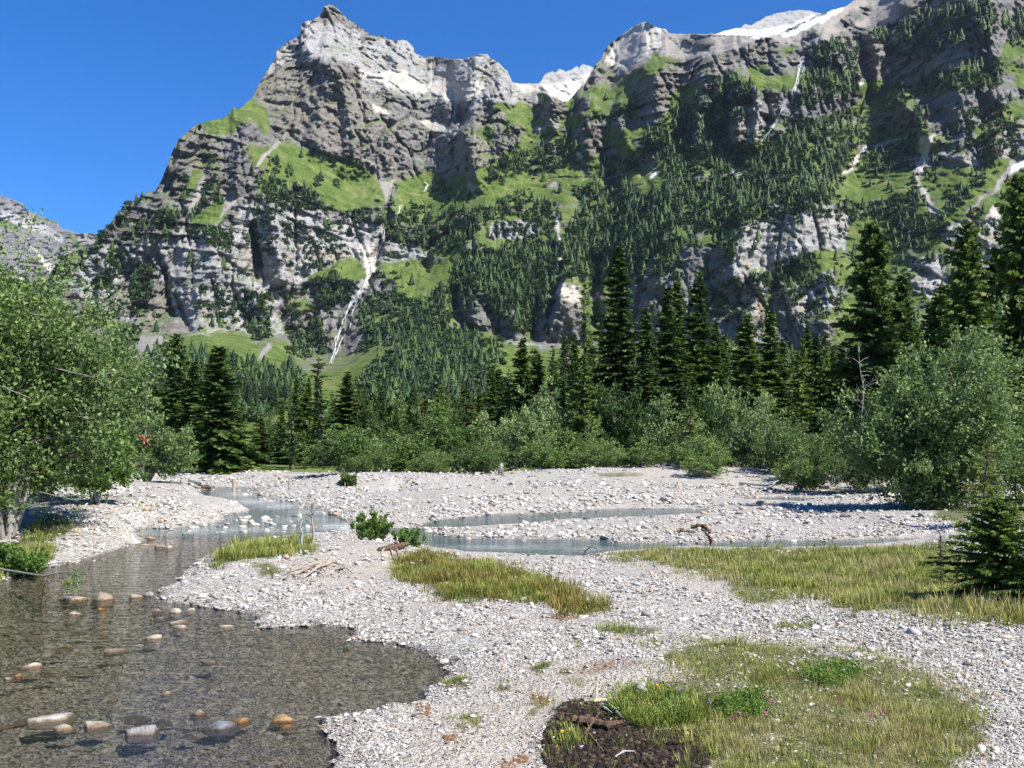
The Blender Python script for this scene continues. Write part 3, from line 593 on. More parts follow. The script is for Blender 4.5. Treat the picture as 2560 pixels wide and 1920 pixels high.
# ------------------------------------------------------------------ the valley floor: outlines of water, turf, soil (photo pixels, laid on the ground)
WATER = [(-900,2600),(870,2600),(850,1920),(800,1837),(804,1800),(860,1781),(920,1781),(971,1758),(1018,1767),(1064,1726),(1110,1688),(1134,1675),(1120,1660),(1046,1628),(971,1610),(869,1603),(897,1586),(860,1568),(795,1565),(700,1570),(659,1575),(627,1558),(622,1535),(566,1526),(511,1519),(483,1517),(418,1507),(390,1493),(399,1475),(446,1452),(464,1428),(501,1396),(534,1377),
  (617,1352),(747,1340),(834,1330),(899,1328),(935,1326),(1000,1342),(1073,1368),(1080,1382),(1200,1389),(1250,1387),(1343,1391),(1450,1394),(1500,1382),(1575,1377),(1714,1370),(1950,1372),(2278,1366),(2333,1354),(2324,1345),(2115,1352),(1860,1353),(1760,1360),(1621,1358),(1547,1357),(1510,1350),(1250,1349),(1134,1345),(1087,1336),(1055,1322),(985,1322),(914,1317),(852,1299),(816,1277),(762,1266),(725,1255),(653,1245),(635,1232),(640,1218),(500,1218),
  (498,1237),(508,1245),(498,1266),(574,1262),(631,1277),(559,1288),(557,1303),(436,1322),(353,1322),(330,1335),(362,1350),(297,1373),(241,1391),(139,1417),(56,1433),(0,1461),(-300,1520),(-700,1700)]
CHAN = [[(1040,1318),(1100,1300),(1250,1286),(1389,1284),(1510,1274),(1640,1272),(1760,1274),(1765,1286),(1600,1294),(1400,1300),(1300,1312),(1150,1320)],
        [(1807,1246),(1950,1243),(2018,1246),(2010,1256),(1888,1259),(1810,1255)],
        [(962,1235),(1000,1228),(1180,1230),(1175,1236),(1000,1239)]]
def plan(pts): return np.array([((x - HX) / F * (CAMZ * F / (y - HY)), CAMZ * F / (y - HY)) for x, y in pts])
W_PL = plan(WATER); C_PL = [plan(c) for c in CHAN]
G_MEADOW = [(1500,1387),(1575,1377),(1714,1372),(1950,1372),(2278,1366),(2370,1370),(2700,1475),(2700,1560),(2460,1540),(2300,1530),(2140,1526),(2110,1500),(2000,1484),(1860,1450),(1760,1440),(1690,1415),(1640,1397),(1560,1398)]
G_SPIT = [(525,1412),(560,1385),(620,1358),(700,1345),(775,1335),(785,1372),(700,1385),(600,1402),(540,1418)]
G_STRIP = [(985,1410),(1018,1382),(1073,1385),(1300,1435),(1390,1466),(1460,1507),(1515,1517),(1505,1532),(1436,1535),(1370,1507),(1250,1493),(1130,1493),(1064,1461),(1000,1447)]
G_FRONT = [(1635,1642),(1714,1615),(1784,1595),(1860,1602),(2000,1621),(2120,1642),(2231,1662),(2324,1686),(2400,1730),(2463,1800),(2470,1850),(2390,1900),(2350,2000),(1740,2000),(1760,1880),(1740,1840),(1640,1825),(1560,1800),(1530,1755),(1590,1725),(1720,1700),(1740,1670)]
G_LEFT = [(-200,1420),(0,1390),(60,1330),(120,1280),(170,1300),(190,1330),(120,1345),(140,1385),(110,1425),(0,1458),(-200,1490)]
G_SMALL = [[(1490,1575),(1560,1560),(1650,1575),(1640,1588),(1530,1590)], [(1600,1605),(1650,1592),(1665,1608),(1620,1615)], [(1880,1563),(2000,1556),(2080,1565),(1990,1575)], [(1830,1448),(1940,1470),(1990,1500),(1880,1505),(1820,1480)],
           [(1325,1668),(1370,1660),(1380,1672),(1340,1678)], [(1395,1678),(1420,1672),(1425,1686),(1398,1688)], [(1420,1700),(1450,1694),(1455,1706),(1425,1708)], [(1095,1702),(1150,1692),(1190,1715),(1130,1722)], [(1220,1715),(1260,1705),(1270,1725),(1230,1732)], [(1410,1608),(1460,1604),(1465,1614),(1412,1616)],
           [(1120,1800),(1200,1793),(1210,1808),(1140,1815)], [(1330,1760),(1352,1752),(1362,1775),(1335,1782)], [(2315,1616),(2355,1614),(2360,1626),(2320,1628)], [(640,1410),(690,1405),(695,1440),(650,1445)], [(1365,1850),(1440,1800),(1450,1850),(1400,1880)], [(1640,1185),(1490,1180),(1480,1190),(1560,1192)],
           [(2060,1220),(2160,1225),(2160,1235),(2080,1230)], [(2340,1265),(2700,1265),(2700,1300),(2500,1302),(2330,1300)]]
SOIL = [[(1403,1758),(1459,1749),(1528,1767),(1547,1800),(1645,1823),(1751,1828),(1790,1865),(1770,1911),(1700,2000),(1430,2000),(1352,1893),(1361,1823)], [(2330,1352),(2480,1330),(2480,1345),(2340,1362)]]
CLAY = [[(1370,1545),(1417,1533),(1450,1545),(1408,1554)], [(1500,1660),(1560,1648),(1640,1646),(1600,1656),(1530,1672),(1450,1685),(1440,1672)], [(1240,1905),(1310,1885),(1330,1900),(1260,1930)], [(1040,1765),(1060,1760),(1065,1785),(1045,1785)], [(1110,1842),(1140,1838),(1140,1850),(1112,1852)], [(1330,1735),(1390,1748),(1370,1765),(1335,1755)], [(1780,1725),(1850,1720),(1850,1738),(1790,1742)], [(2090,1745),(2180,1740),(2160,1760),(2100,1762)], [(2050,1800),(2090,1798),(2085,1812),(2055,1815)]]
DIRT = [(1000,1930),(1010,1830),(1080,1770),(1180,1700),(1330,1665),(1470,1640),(1640,1650),(1720,1690),(1560,1730),(1420,1740),(1350,1800),(1330,1930)]
DIRT2 = [(690,1410),(760,1385),(960,1365),(1010,1400),(985,1450),(860,1462),(760,1455)]
DIRT3 = [(1560,1402),(1640,1400),(1700,1420),(1770,1445),(1870,1460),(1990,1492),(1960,1520),(1820,1500),(1700,1465)]
MOUNDS = [(230,27.0,.30,4.0,6.0),(330,38.0,.35,4.5,7.0),(860,18.4,.17,2.4,2.2),(700,17.2,.13,1.8,1.8),(980,18.6,.08,1.5,1.6),(560,16.0,.08,1.4,1.4),(1180,15.5,.05,2.0,1.8),(2450,11.0,.22,1.8,1.6),(300,30.0,.30,3.0,7.0),(480,47.0,.45,3.5,6.0),
          (960,54.0,.52,4.0,3.0),(1160,53.0,.30,4.0,2.4),(1500,56.0,.38,7,3.5),(1750,58.0,.45,6,3.5),(1330,40.0,.16,4,2),(1650,38.0,.20,5,2),(2330,27.0,.30,3.0,3.0),(2520,21.0,.30,2.5,1.6),(1650,8.6,.06,1.2,.9),(2000,9.2,.07,1.6,1.2)]

def sdist(x, y):
    """signed plan distance to the nearest water edge, negative in the water"""
    d = dist_poly(x, y, W_PL, True); ins = in_poly(x, y, W_PL)
    s = np.where(ins, -d, d)
    for c in C_PL:
        dc = dist_poly(x, y, c, True); ic = in_poly(x, y, c)
        s = np.minimum(s, np.where(ic, -np.minimum(dc, 0.35), dc))
    return s
def ground_z(x, y):
    x = np.asarray(x, float); y = np.asarray(y, float); shp = x.shape; x = x.ravel(); y = y.ravel()
    s = sdist(x, y)
    s = s + 0.13 * noise2(x * 1.9, y * 1.9, 31) + 0.08 * noise2(x * 5.5, y * 5.5, 32) + 0.04 * noise2(x * 14, y * 14, 39)
    dry = 0.015 + 0.09 * (1 - np.exp(-np.maximum(s, 0) / 2.2)) + 0.045 * np.clip(s / 0.4, 0, 1)
    far = np.clip((y - 27) / 27, 0, 1); dry = dry + np.where(s > 0, 0.62 * far * np.clip(s / 7, 0, 1), 0)
    for px, Y, hh, rx, ry in MOUNDS:
        X = (px - HX) / F * Y
        dry = dry + hh * np.exp(-((x - X) / rx) ** 2 - ((y - Y) / ry) ** 2) * np.clip(s / 0.6, 0, 1)
    n = 0.045 * noise2(x / 1.7, y / 1.7, 33) + 0.025 * noise2(x / 0.55, y / 0.55, 34) + 0.10 * noise2(x / 5, y / 5, 35) * np.clip((y - 15) / 20, 0, 1)
    dry = dry + n * np.clip(s / 0.7, 0.15, 1) + 0.012 * noise2(x / 0.18, y / 0.18, 36)
    wet = -0.03 - 0.17 * (1 - np.exp(np.minimum(s, 0) / 0.9)) + 0.035 * noise2(x / 0.8, y / 0.8, 37) + 0.015 * noise2(x / 0.25, y / 0.25, 38)
    z = np.where(s > 0, np.maximum(dry, 0.012), np.minimum(wet, -0.012))
    k = np.clip((y - 66) / 40, 0, 1); z = z + k * 0.35 + np.clip((y - 100) / 200, 0, 1) * 6 * k
    return z.reshape(shp)
def topx(x, y, z): return HX + F * x / y, HY + F * (CAMZ - z) / y
def on_ground(px, py, it=9):
    """ground points under photo pixels"""
    px = np.asarray(px, float); py = np.asarray(py, float); z = np.zeros_like(px)
    for _ in range(it):
        Y = np.clip((CAMZ - z) * F / np.maximum(py - HY, 6), 3, 150); X = (px - HX) / F * Y; z = 0.5 * z + 0.5 * ground_z(X, Y)
    return X, Y, ground_z(X, Y)
def gp(px, py):
    X, Y, Z = on_ground(np.array([px]), np.array([py])); return Vector((X[0], Y[0], Z[0]))
def gy(px, Y, dz=0.0):
    X = (px - HX) / F * Y; return Vector((X, Y, float(ground_z(np.array([X]), np.array([Y]))[0]) + dz))

# ground sheet: rows crowd towards the viewer
rows = np.concatenate([4.2 * (75 / 4.2) ** np.linspace(0, 1, 470), 75 * (260 / 75) ** np.linspace(0, 1, 60)[1:]])
us = np.linspace(-0.80, 0.80, 560)
GYY = np.repeat(rows[:, None], len(us), 1); GXX = rows[:, None] * us[None, :] * (1 + 1.2 / rows[:, None])
GZ = ground_z(GXX, GYY)
gpx, gpy = topx(GXX, GYY, GZ)
jx = gpx + (14 + 30 * np.clip((gpy - 1560) / 60, 0, 1)) * noise2(GXX * 3, GYY * 3, 41) + 6 * noise2(GXX * 11, GYY * 11, 42); jy = gpy + (7 + 16 * np.clip((gpy - 1560) / 60, 0, 1)) * noise2(GXX * 3, GYY * 3, 43) + 3 * noise2(GXX * 11, GYY * 11, 44)
def grass_mask(jx, jy, Y):
    m = np.zeros(jx.shape, bool)
    for p in [G_MEADOW, G_SPIT, G_STRIP, G_FRONT, G_LEFT] + G_SMALL: m |= in_poly(jx, jy, p)
    m |= (Y > 66)
    return m
gm = grass_mask(jx, jy, GYY).astype(float)
soil = np.zeros_like(gm)
sx = jx + 26 * noise2(GXX * 7, GYY * 7, 45) + 14 * noise2(GXX * 19, GYY * 19, 46); sy = jy + 16 * noise2(GXX * 7, GYY * 7, 47) + 9 * noise2(GXX * 19, GYY * 19, 48)
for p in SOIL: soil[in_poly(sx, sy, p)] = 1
clay = np.zeros_like(gm)
for p in CLAY: clay[in_poly(sx, sy, p)] = 1
dirt = (in_poly(jx, jy, DIRT) | in_poly(jx, jy, DIRT2) | in_poly(jx, jy, DIRT3)).astype(float)
gm = gblur(gm * (1 - soil), 1.0, 1.0); soil = gblur(soil, 1, 1); clay = gblur(clay, .8, .8); dirt = gblur(dirt, 4, 4)
sd = sdist(GXX.ravel(), GYY.ravel()).reshape(GXX.shape)
wetm = np.clip(1 - (GZ - 0.0) / 0.05, 0, 1)
ngr = GXX.shape[0]; ii = np.arange(GXX.size).reshape(GXX.shape)
qd = np.stack([ii[:-1, :-1], ii[:-1, 1:], ii[1:, 1:], ii[1:, :-1]], -1).reshape(-1, 4)
m = NM("river_gravel"); p = m.pos()
c1 = m.node("ShaderNodeSeparateColor", {0: m.attr("cover", 'Color')}); c2 = m.node("ShaderNodeSeparateColor", {0: m.attr("cover_more", 'Color')})
warp = m.node("ShaderNodeVectorMath", {0: p, 1: m.node("ShaderNodeTexNoise", {'Vector': p, 'Scale': 14.0, 'Detail': 2.0}).outputs['Color']}, operation='MULTIPLY_ADD')
warp.inputs[2].default_value = (0, 0, 0)
wv = m.node("ShaderNodeVectorMath", {0: m.node("ShaderNodeTexNoise", {'Vector': p, 'Scale': 14.0, 'Detail': 2.0}).outputs['Color'], 1: (0.05, 0.05, 0.05)}, operation='MULTIPLY')
pw = m.node("ShaderNodeVectorMath", {0: p, 1: wv.outputs[0]}, operation='ADD').outputs[0]
s1 = m.node("ShaderNodeSeparateColor", {0: m.vor(pw, 22.0, 'F1', 'Color')}).outputs[0]; d1 = m.vor(pw, 22.0)
s2 = m.node("ShaderNodeSeparateColor", {0: m.vor(pw, 60.0, 'F1', 'Color')}).outputs[1]; d2 = m.vor(pw, 60.0)
tone = m.math('ADD', m.math('MULTIPLY', s1, 0.5), m.math('MULTIPLY', s2, 0.5))
gcol = m.ramp(tone, [(0.1, (0.09, 0.084, 0.077)), (0.3, (0.21, 0.197, 0.178)), (0.55, (0.35, 0.331, 0.302)), (0.75, (0.48, 0.457, 0.42)), (0.95, (0.67, 0.645, 0.605))])
big = m.noise(p, 0.55, 7, 0.72)
gcol = m.mix(m.ramp(big, [(0.42, 0.0), (0.62, 0.5)]), gcol, (0.30, 0.265, 0.225))
dcol = m.mix(m.noise(p, 45.0, 4, 0.7), (0.24, 0.205, 0.17), (0.43, 0.385, 0.33))
col = m.mix(m.math('MULTIPLY', c2.outputs[0], 0.8), gcol, dcol)
col = m.mix(c2.outputs[1], col, m.mix(m.noise(p, 25.0, 4), (0.17, 0.115, 0.075), (0.28, 0.20, 0.14)))
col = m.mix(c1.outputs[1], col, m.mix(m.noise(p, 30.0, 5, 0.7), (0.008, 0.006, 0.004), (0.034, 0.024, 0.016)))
turf = m.mix(m.noise(p, 2.0, 5, 0.7), (0.045, 0.065, 0.018), (0.125, 0.125, 0.048))
farg = m.ramp(m.math('DIVIDE', m.node("ShaderNodeSeparateXYZ", {0: p}).outputs['Y'], 100.0), [(0.64, 0.0), (0.70, 1.0)])
turf = m.mix(farg, turf, m.mix(m.noise(p, 1.2, 5, 0.7), (0.06, 0.11, 0.018), (0.15, 0.2, 0.045)))
brk = m.ramp(m.math('ADD', m.noise(p, 3.5, 6, 0.75), m.math('MULTIPLY', c1.outputs[0], 0.35)), [(0.62, 0.0), (0.80, 0.9)])
brk = m.math('MAXIMUM', m.math('MULTIPLY', brk, c1.outputs[0]), farg)
col = m.mix(brk, m.mix(m.math('MULTIPLY', c1.outputs[0], 0.6), col, (0.24, 0.20, 0.13)), turf)
# wet bed: the same stones, darker and browner, with algae
wetc = m.mix(m.noise(p, 1.6, 4), m.mix(0.60, m.mix(1.0, col, (0.42, 0.41, 0.39), 'MULTIPLY'), (0.038, 0.037, 0.036)), m.mix(1.0, col, (0.38, 0.365, 0.34), 'MULTIPLY'))
col = m.mix(c1.outputs[2], col, wetc)
h = m.math('ADD', m.math('MULTIPLY', d1, -0.040), m.math('MULTIPLY', d2, -0.016))
m.principled(col, 0.85, m.bump(h, 0.8, 1.0), 0.25)
MAT_GROUND = m.m
me = mesh_np("ground", np.stack([GXX, GYY, GZ], -1).reshape(-1, 3), qd, [MAT_GROUND], smooth=True)
one = np.ones_like(gm)
vattr(me, "cover", np.stack([gm, soil, wetm, one], -1).reshape(-1, 4).astype(np.float32), 'FLOAT_COLOR')
vattr(me, "cover_more", np.stack([dirt, clay, one * 0, one], -1).reshape(-1, 4).astype(np.float32), 'FLOAT_COLOR')
ob("ground", me, kind='structure')

# ------------------------------------------------------------------ water: clear shallow stream in front, milky river behind
def water_mat(name, body, depthmix, rough, sc, foam=False, bd=0.018):
    m = NM(name); p = m.pos()
    n = m.math('ADD', m.math('MULTIPLY', m.noise(m.scale(p, sc), 1.0, 4, 0.6, 0.3), 1.0), m.math('MULTIPLY', m.noise(m.scale(p, tuple(4.1 * s for s in sc)), 1.0, 3, 0.6), 0.3))
    nrm = m.bump(n, 1.0, bd)
    gl = m.node("ShaderNodeBsdfGlossy", {'Color': (1, 1, 1), 'Roughness': rough, 'Normal': nrm})
    tr = m.node("ShaderNodeBsdfTransparent", {'Color': (0.76, 0.775, 0.775)})
    df = m.node("ShaderNodeBsdfDiffuse", {'Color': body})
    if foam:
        fo = m.attr("foam"); fn = m.math('MULTIPLY', fo, m.ramp(m.noise(m.scale(p, (1.0, 3.2, 1.0)), 3.0, 6, 0.8), [(0.44, 0.0), (0.54, 1.0)]))
        m.put(df.inputs['Color'], m.mix(fn, body, (0.85, 0.88, 0.90)))
        dm = m.math('ADD', depthmix, fn, clamp=True)
    else: dm = depthmix
    b = m.node("ShaderNodeMixShader", {0: dm, 1: tr, 2: df})
    fr = m.node("ShaderNodeFresnel", {'IOR': 1.33, 'Normal': nrm})
    return m.surface(m.node("ShaderNodeMixShader", {0: fr, 1: b, 2: gl}))
MAT_STREAM = water_mat("clear_water", (0.035, 0.036, 0.034), 0.10, 0.03, (2.2, 5.0, 1.0))
MAT_RIVER = water_mat("milky_water", (0.075, 0.120, 0.132), 0.84, 0.10, (1.2, 3.0, 1.0), True, 0.03)
wr = 4.0 * (64 / 4.0) ** np.linspace(0, 1, 260); wu = np.linspace(-0.82, 0.82, 300)
WY = np.repeat(wr[:, None], 300, 1); WX = WY * wu[None, :]
wz = 0.012 * noise2(WX / 0.5, WY / 0.9, 51) * np.clip((WY - 20) / 20, 0.05, 1)
wpx, wpy = topx(WX, WY, 0 * WX)
ins = (in_poly(WX, WY, W_PL) | (dist_poly(WX.ravel(), WY.ravel(), W_PL, True).reshape(WX.shape) < 0.5))
for c in C_PL: ins |= in_poly(WX, WY, c) | (dist_poly(WX.ravel(), WY.ravel(), c, True).reshape(WX.shape) < 0.4)
split = np.interp(wpx, [-900, 300, 420, 560, 740, 900, 1000], [1340, 1336, 1342, 1346, 1340, 1400, 1600])
river = wpy < split
ii = np.arange(WX.size).reshape(WX.shape)
def quads_of(sel):
    q = np.stack([ii[:-1, :-1], ii[:-1, 1:], ii[1:, 1:], ii[1:, :-1]], -1)
    return q[sel[:-1, :-1]].reshape(-1, 4)
def sub_mesh(name, V, q, mats, smooth=True):
    u, inv = np.unique(q.ravel(), return_inverse=True); me = mesh_np(name, V[u], inv.reshape(-1, 4), mats, smooth); return me, u
WV = np.stack([WX, WY, wz], -1).reshape(-1, 3)
me, u = sub_mesh("stream", WV, quads_of(ins & ~river), [MAT_STREAM]); ob("stream", me, kind='structure')
me, u = sub_mesh("river", WV, quads_of(ins & river), [MAT_RIVER])
fpx = wpx.ravel()[u]; fpy = wpy.ravel()[u]; foam = np.zeros(len(u))
for cx, cy, rx, ry, a in [(600,1236,60,8,.8),(640,1254,70,8,1),(700,1265,60,8,.9),(780,1280,60,8,.7),(850,1316,70,9,1.1),(880,1324,50,6,1.0),(760,1300,90,12,.5),(560,1250,60,8,.5),(1240,1368,150,6,.35),(620,1325,160,8,.4),(1480,1372,60,6,.4)]:
    foam = np.maximum(foam, a * np.exp(-((fpx - cx) / rx) ** 2 - ((fpy - cy) / ry) ** 2))
vattr(me, "foam", foam.astype(np.float32)); ob("river", me, kind='structure')

# ------------------------------------------------------------------ vegetation builders (numpy quads)
def rot_basis(d):
    d = d / (np.linalg.norm(d, axis=-1, keepdims=True) + 1e-9)
    up = np.where(np.abs(d[..., 2:3]) > 0.9, np.array([1.0, 0, 0]), np.array([0, 0, 1.0]))
    a = np.cross(d, up); a /= np.linalg.norm(a, axis=-1, keepdims=True) + 1e-9
    return d, a, np.cross(a, d)
def tube(pts, rad, n=5):
    """quads of a tapering tube along points"""
    pts = np.asarray(pts, float); rad = np.asarray(rad, float); k = len(pts)
    t = np.gradient(pts, axis=0); _, a, b = rot_basis(t)
    ang = np.linspace(0, 2 * np.pi, n, endpoint=False)
    V = pts[:, None] + rad[:, None, None] * (np.cos(ang)[None, :, None] * a[:, None] + np.sin(ang)[None, :, None] * b[:, None])
    ii = np.arange(k * n).reshape(k, n); nx = np.roll(ii, -1, 1)
    return V.reshape(-1, 3), np.stack([ii[:-1], nx[:-1], nx[1:], ii[1:]], -1).reshape(-1, 4)
class Acc:
    def __init__(s): s.V = []; s.Q = []; s.T = []; s.n = 0
    def add(s, V, Q, tone=0.5):
        V = np.asarray(V, float).reshape(-1, 3); Q = np.asarray(Q).reshape(-1, 4)
        s.V.append(V); s.Q.append(Q + s.n); s.n += len(V)
        s.T.append(np.full(len(V), tone) if np.isscalar(tone) else np.asarray(tone, float).ravel())
    def leaves(s, base, d, L, W, rng, tone, fold=0.25):
        """rhombic leaves / sprays at base along d"""
        n = len(base)
        if n == 0: return
        d, a, b = rot_basis(d); th = rng.uniform(0, 2 * np.pi, (n, 1))
        sd = np.cos(th) * a + np.sin(th) * b
        L = np.broadcast_to(L, (n,))[:, None]; W = np.broadcast_to(W, (n,))[:, None]; nn = np.cross(d, sd)
        mid = base + d * L * 0.45
        V = np.stack([base, mid + sd * W - nn * W * fold, base + d * L, mid - sd * W - nn * W * fold], 1)
        s.add(V, np.arange(4 * n).reshape(n, 4), np.repeat(np.broadcast_to(tone, (n,)), 4))
    def mesh(s, name, mats, smooth=False):
        me = mesh_np(name, np.concatenate(s.V), np.concatenate(s.Q), mats, smooth); vattr(me, "tone", np.concatenate(s.T).astype(np.float32)); return me
    def arrays(s): return np.concatenate(s.V), np.concatenate(s.Q), np.concatenate(s.T)

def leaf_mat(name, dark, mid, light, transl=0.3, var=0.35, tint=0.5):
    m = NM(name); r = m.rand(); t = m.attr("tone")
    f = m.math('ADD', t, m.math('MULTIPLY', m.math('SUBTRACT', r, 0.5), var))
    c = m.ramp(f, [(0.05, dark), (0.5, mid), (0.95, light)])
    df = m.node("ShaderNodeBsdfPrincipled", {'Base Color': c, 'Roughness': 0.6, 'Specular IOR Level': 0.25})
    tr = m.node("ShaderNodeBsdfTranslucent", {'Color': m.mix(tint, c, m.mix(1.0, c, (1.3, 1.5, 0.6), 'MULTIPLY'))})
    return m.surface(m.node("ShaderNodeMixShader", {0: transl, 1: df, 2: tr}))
def bark_mat(name, a, b):
    m = NM(name); p = m.obj()
    n = m.noise(m.scale(p, (9, 9, 2.5)), 2.0, 4, 0.65)
    m.principled(m.mix(n, a, b), 0.9, m.bump(n, 0.6, 0.02), 0.15); return m.m
M_SPRUCE = leaf_mat("spruce_needles", (0.012, 0.028, 0.008), (0.043, 0.082, 0.016), (0.125, 0.175, 0.034), 0.27)
M_YOUNG = leaf_mat("young_spruce_needles", (0.030, 0.055, 0.010), (0.075, 0.115, 0.018), (0.15, 0.19, 0.035), 0.28)
M_GOLD = leaf_mat("yellowing_needles", (0.06, 0.085, 0.014), (0.15, 0.165, 0.02), (0.33, 0.29, 0.03), 0.3)
M_LARCH = leaf_mat("larch_needles", (0.04, 0.08, 0.014), (0.085, 0.145, 0.028), (0.15, 0.21, 0.05), 0.3)
M_FAR = leaf_mat("distant_needles", (0.007, 0.019, 0.007), (0.023, 0.056, 0.014), (0.075, 0.125, 0.028), 0.15, 0.95)
M_MUGO = leaf_mat("dwarf_pine_needles", (0.016, 0.034, 0.012), (0.036, 0.066, 0.022), (0.085, 0.125, 0.036), 0.15, 0.8)
M_WILLOW = leaf_mat("willow_leaves", (0.050, 0.086, 0.026), (0.155, 0.225, 0.074), (0.31, 0.395, 0.165), 0.33, 0.35, 0.25)
M_WILLOW2 = leaf_mat("olive_willow_leaves", (0.046, 0.086, 0.020), (0.140, 0.215, 0.055), (0.28, 0.36, 0.125), 0.33, 0.35, 0.3)
M_ALDER = leaf_mat("alder_leaves", (0.020, 0.048, 0.012), (0.046, 0.092, 0.022), (0.095, 0.155, 0.04), 0.3)
M_FRESH = leaf_mat("fresh_green_leaves", (0.045, 0.095, 0.018), (0.115, 0.20, 0.04), (0.23, 0.32, 0.085), 0.4)
M_BARK = bark_mat("spruce_bark", (0.05, 0.038, 0.028), (0.15, 0.125, 0.10))
M_PALEBARK = bark_mat("willow_bark", (0.13, 0.12, 0.095), (0.32, 0.30, 0.255))
M_DEADWOOD = bark_mat("weathered_wood", (0.16, 0.125, 0.095), (0.42, 0.36, 0.29))
M_DARKWOOD = bark_mat("dark_driftwood", (0.035, 0.022, 0.015), (0.16, 0.10, 0.065))

def conifer(h, r, seed, gap=0.42, nb=7, ns=13, droop=0.35, bare=0.06, size=1.0, narrow=0.9, gaps=0.0, side=0.22, sw=0.34, lean=0.0):
    """spruce: (trunk arrays, crown Acc); whorls of drooping boughs, each set with sprays of needles"""
    g = np.random.default_rng(seed); A = Acc(); T = Acc()
    zs = np.linspace(0, h, 9); wob = np.cumsum(g.normal(0, 0.004 * h, (9, 2)), 0) * 0.5; wob[0] = 0
    wob[:, 0] += lean * zs ** 1.5 / h ** 0.5
    tp = np.stack([wob[:, 0], wob[:, 1], zs], -1); tr = 0.014 * h * (1 - zs / h) ** 0.8 + 0.008
    T.add(*tube(tp, tr, 6))
    z = bare * h
    while z < h * 0.995:
        q = z / h; cx = np.interp(z, zs, wob[:, 0]); cy = np.interp(z, zs, wob[:, 1])
        Lm = r * ((1 - q) ** narrow * 0.96 + 0.02) * (0.72 + 0.28 * min(1, q / 0.12)); n = max(3, int(nb * (0.65 + 0.35 * (1 - q))))
        a0 = g.uniform(0, 6.28); lv = g.uniform(.78, 1.16) if g.random() < .8 else g.uniform(.5, .8); lob = g.uniform(0, 6.28)
        for b in range(n):
            if g.random() < gaps: continue
            an = a0 + b * 6.283 / n + g.normal(0, 0.22); L = Lm * lv * g.uniform(0.55, 1.15) * (1 + .20 * math.cos(an - 1.3) + .12 * math.cos(2 * an - lob))
            pitch = 0.38 * q - 0.22 * (1 - q) + g.normal(0, 0.08)
            t = np.linspace(0, 1, 5); zz = z + g.uniform(-.5, .5) * gap + L * (pitch * t - droop * (1 - q) * t ** 2 + 0.26 * droop * t ** 3)
            ca, sa = math.cos(an), math.sin(an)
            P = np.stack([cx + ca * L * t, cy + sa * L * t, zz], -1)
            if L > 0.5: T.add(*tube(P[[0, 2, 4]], np.array([0.018, 0.012, 0.004]) * (L / 2 + .3), 3))
            m = max(3, int(ns * (0.35 + 0.65 * L / r)))
            tt = np.repeat(np.linspace(0.10, 0.98, m), 3) + g.normal(0, 0.02, 3 * m); tt = np.clip(tt, 0.05, 1)
            B = np.stack([np.interp(tt, t, P[:, k]) for k in range(3)], -1)
            s = np.tile(np.array([1, -1, 0.0]), m)
            out = np.array([ca, sa, 0.0]); lat = np.array([-sa, ca, 0.0])
            dr = out[None] * (0.75 + 0.2 * g.normal(size=(3 * m, 1))) + lat[None] * (s * 0.85)[:, None] + np.array([0, 0, 1.0])[None] * (g.normal(-0.28, 0.22, (3 * m, 1)) - (s == 0)[:, None] * 0.25)
            ln = (L * side * (1.05 - 0.75 * tt) + 0.04 * r + 0.007 * h) * g.uniform(0.6, 1.25, 3 * m) * size
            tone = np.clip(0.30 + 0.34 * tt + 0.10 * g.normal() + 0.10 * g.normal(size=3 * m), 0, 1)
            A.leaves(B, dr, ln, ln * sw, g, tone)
        z += gap * g.uniform(0.8, 1.2) * (1.0 - 0.45 * q)
    A.leaves(np.array([[wob[-1, 0], wob[-1, 1], h * 0.97]] * 4), np.array([[.1, 0, 1], [-.1, .1, 1], [0, -.1, 1], [.05, .05, 1.]]), 0.05 * r + 0.016 * h, 0.003 * h, g, 0.6)
    return T, A
def far_conifer(seed, tiers=8, seg=9):
    """unit-height distant spruce: ragged overlapping skirts"""
    g = np.random.default_rng(seed); A = Acc(); rb = g.uniform(0.20, 0.33)
    for k in range(tiers):
        q0 = 0.05 + 0.86 * k / tiers; q1 = min(1.0, q0 + 0.24); rr = rb * (1 - q0) ** 0.85 + 0.008
        an = np.linspace(0, 6.283, seg, endpoint=False) + g.uniform(0, 6)
        rad = rr * np.where(np.arange(seg) % 2 == 0, g.uniform(0.85, 1.25, seg), g.uniform(0.35, 0.6, seg))
        lo = np.stack([rad * np.cos(an), rad * np.sin(an), q0 + g.normal(0, .012, seg) - 0.02 * (np.arange(seg) % 2 == 0)], -1)
        hi = np.stack([0.12 * rad * np.cos(an), 0.12 * rad * np.sin(an), np.full(seg, q1)], -1)
        V = np.concatenate([lo, hi]); i = np.arange(seg); j = (i + 1) % seg
        A.add(V, np.stack([i, j, j + seg, i + seg], -1), np.concatenate([np.clip(g.normal(.62, .15, seg), 0, 1), np.clip(g.normal(.3, .1, seg), 0, 1)]))
    V, Q = tube(np.array([[0, 0, -0.06], [0, 0, 0.15]]), np.array([0.012, 0.01]), 4); A.add(V, Q, 0.0)
    return A
def far_bush(seed, n=70):
    g = np.random.default_rng(seed); A = Acc(); d = g.normal(size=(n, 3)); d[:, 2] = np.abs(d[:, 2]) * 0.9; d /= np.linalg.norm(d, axis=1)[:, None]
    lob = 1 + 0.25 * np.sin(3 * np.arctan2(d[:, 1], d[:, 0]) + g.uniform(0, 6))
    B = d * (g.uniform(0.25, 0.5, n) * lob)[:, None] + np.array([0, 0, 0.05]); A.leaves(B, d + g.normal(0, .7, (n, 3)), g.uniform(.28, .5, n), g.uniform(.10, .18, n), g, np.clip(0.25 + 0.5 * d[:, 2] + g.normal(0, .12, n), 0, 1))
    return A
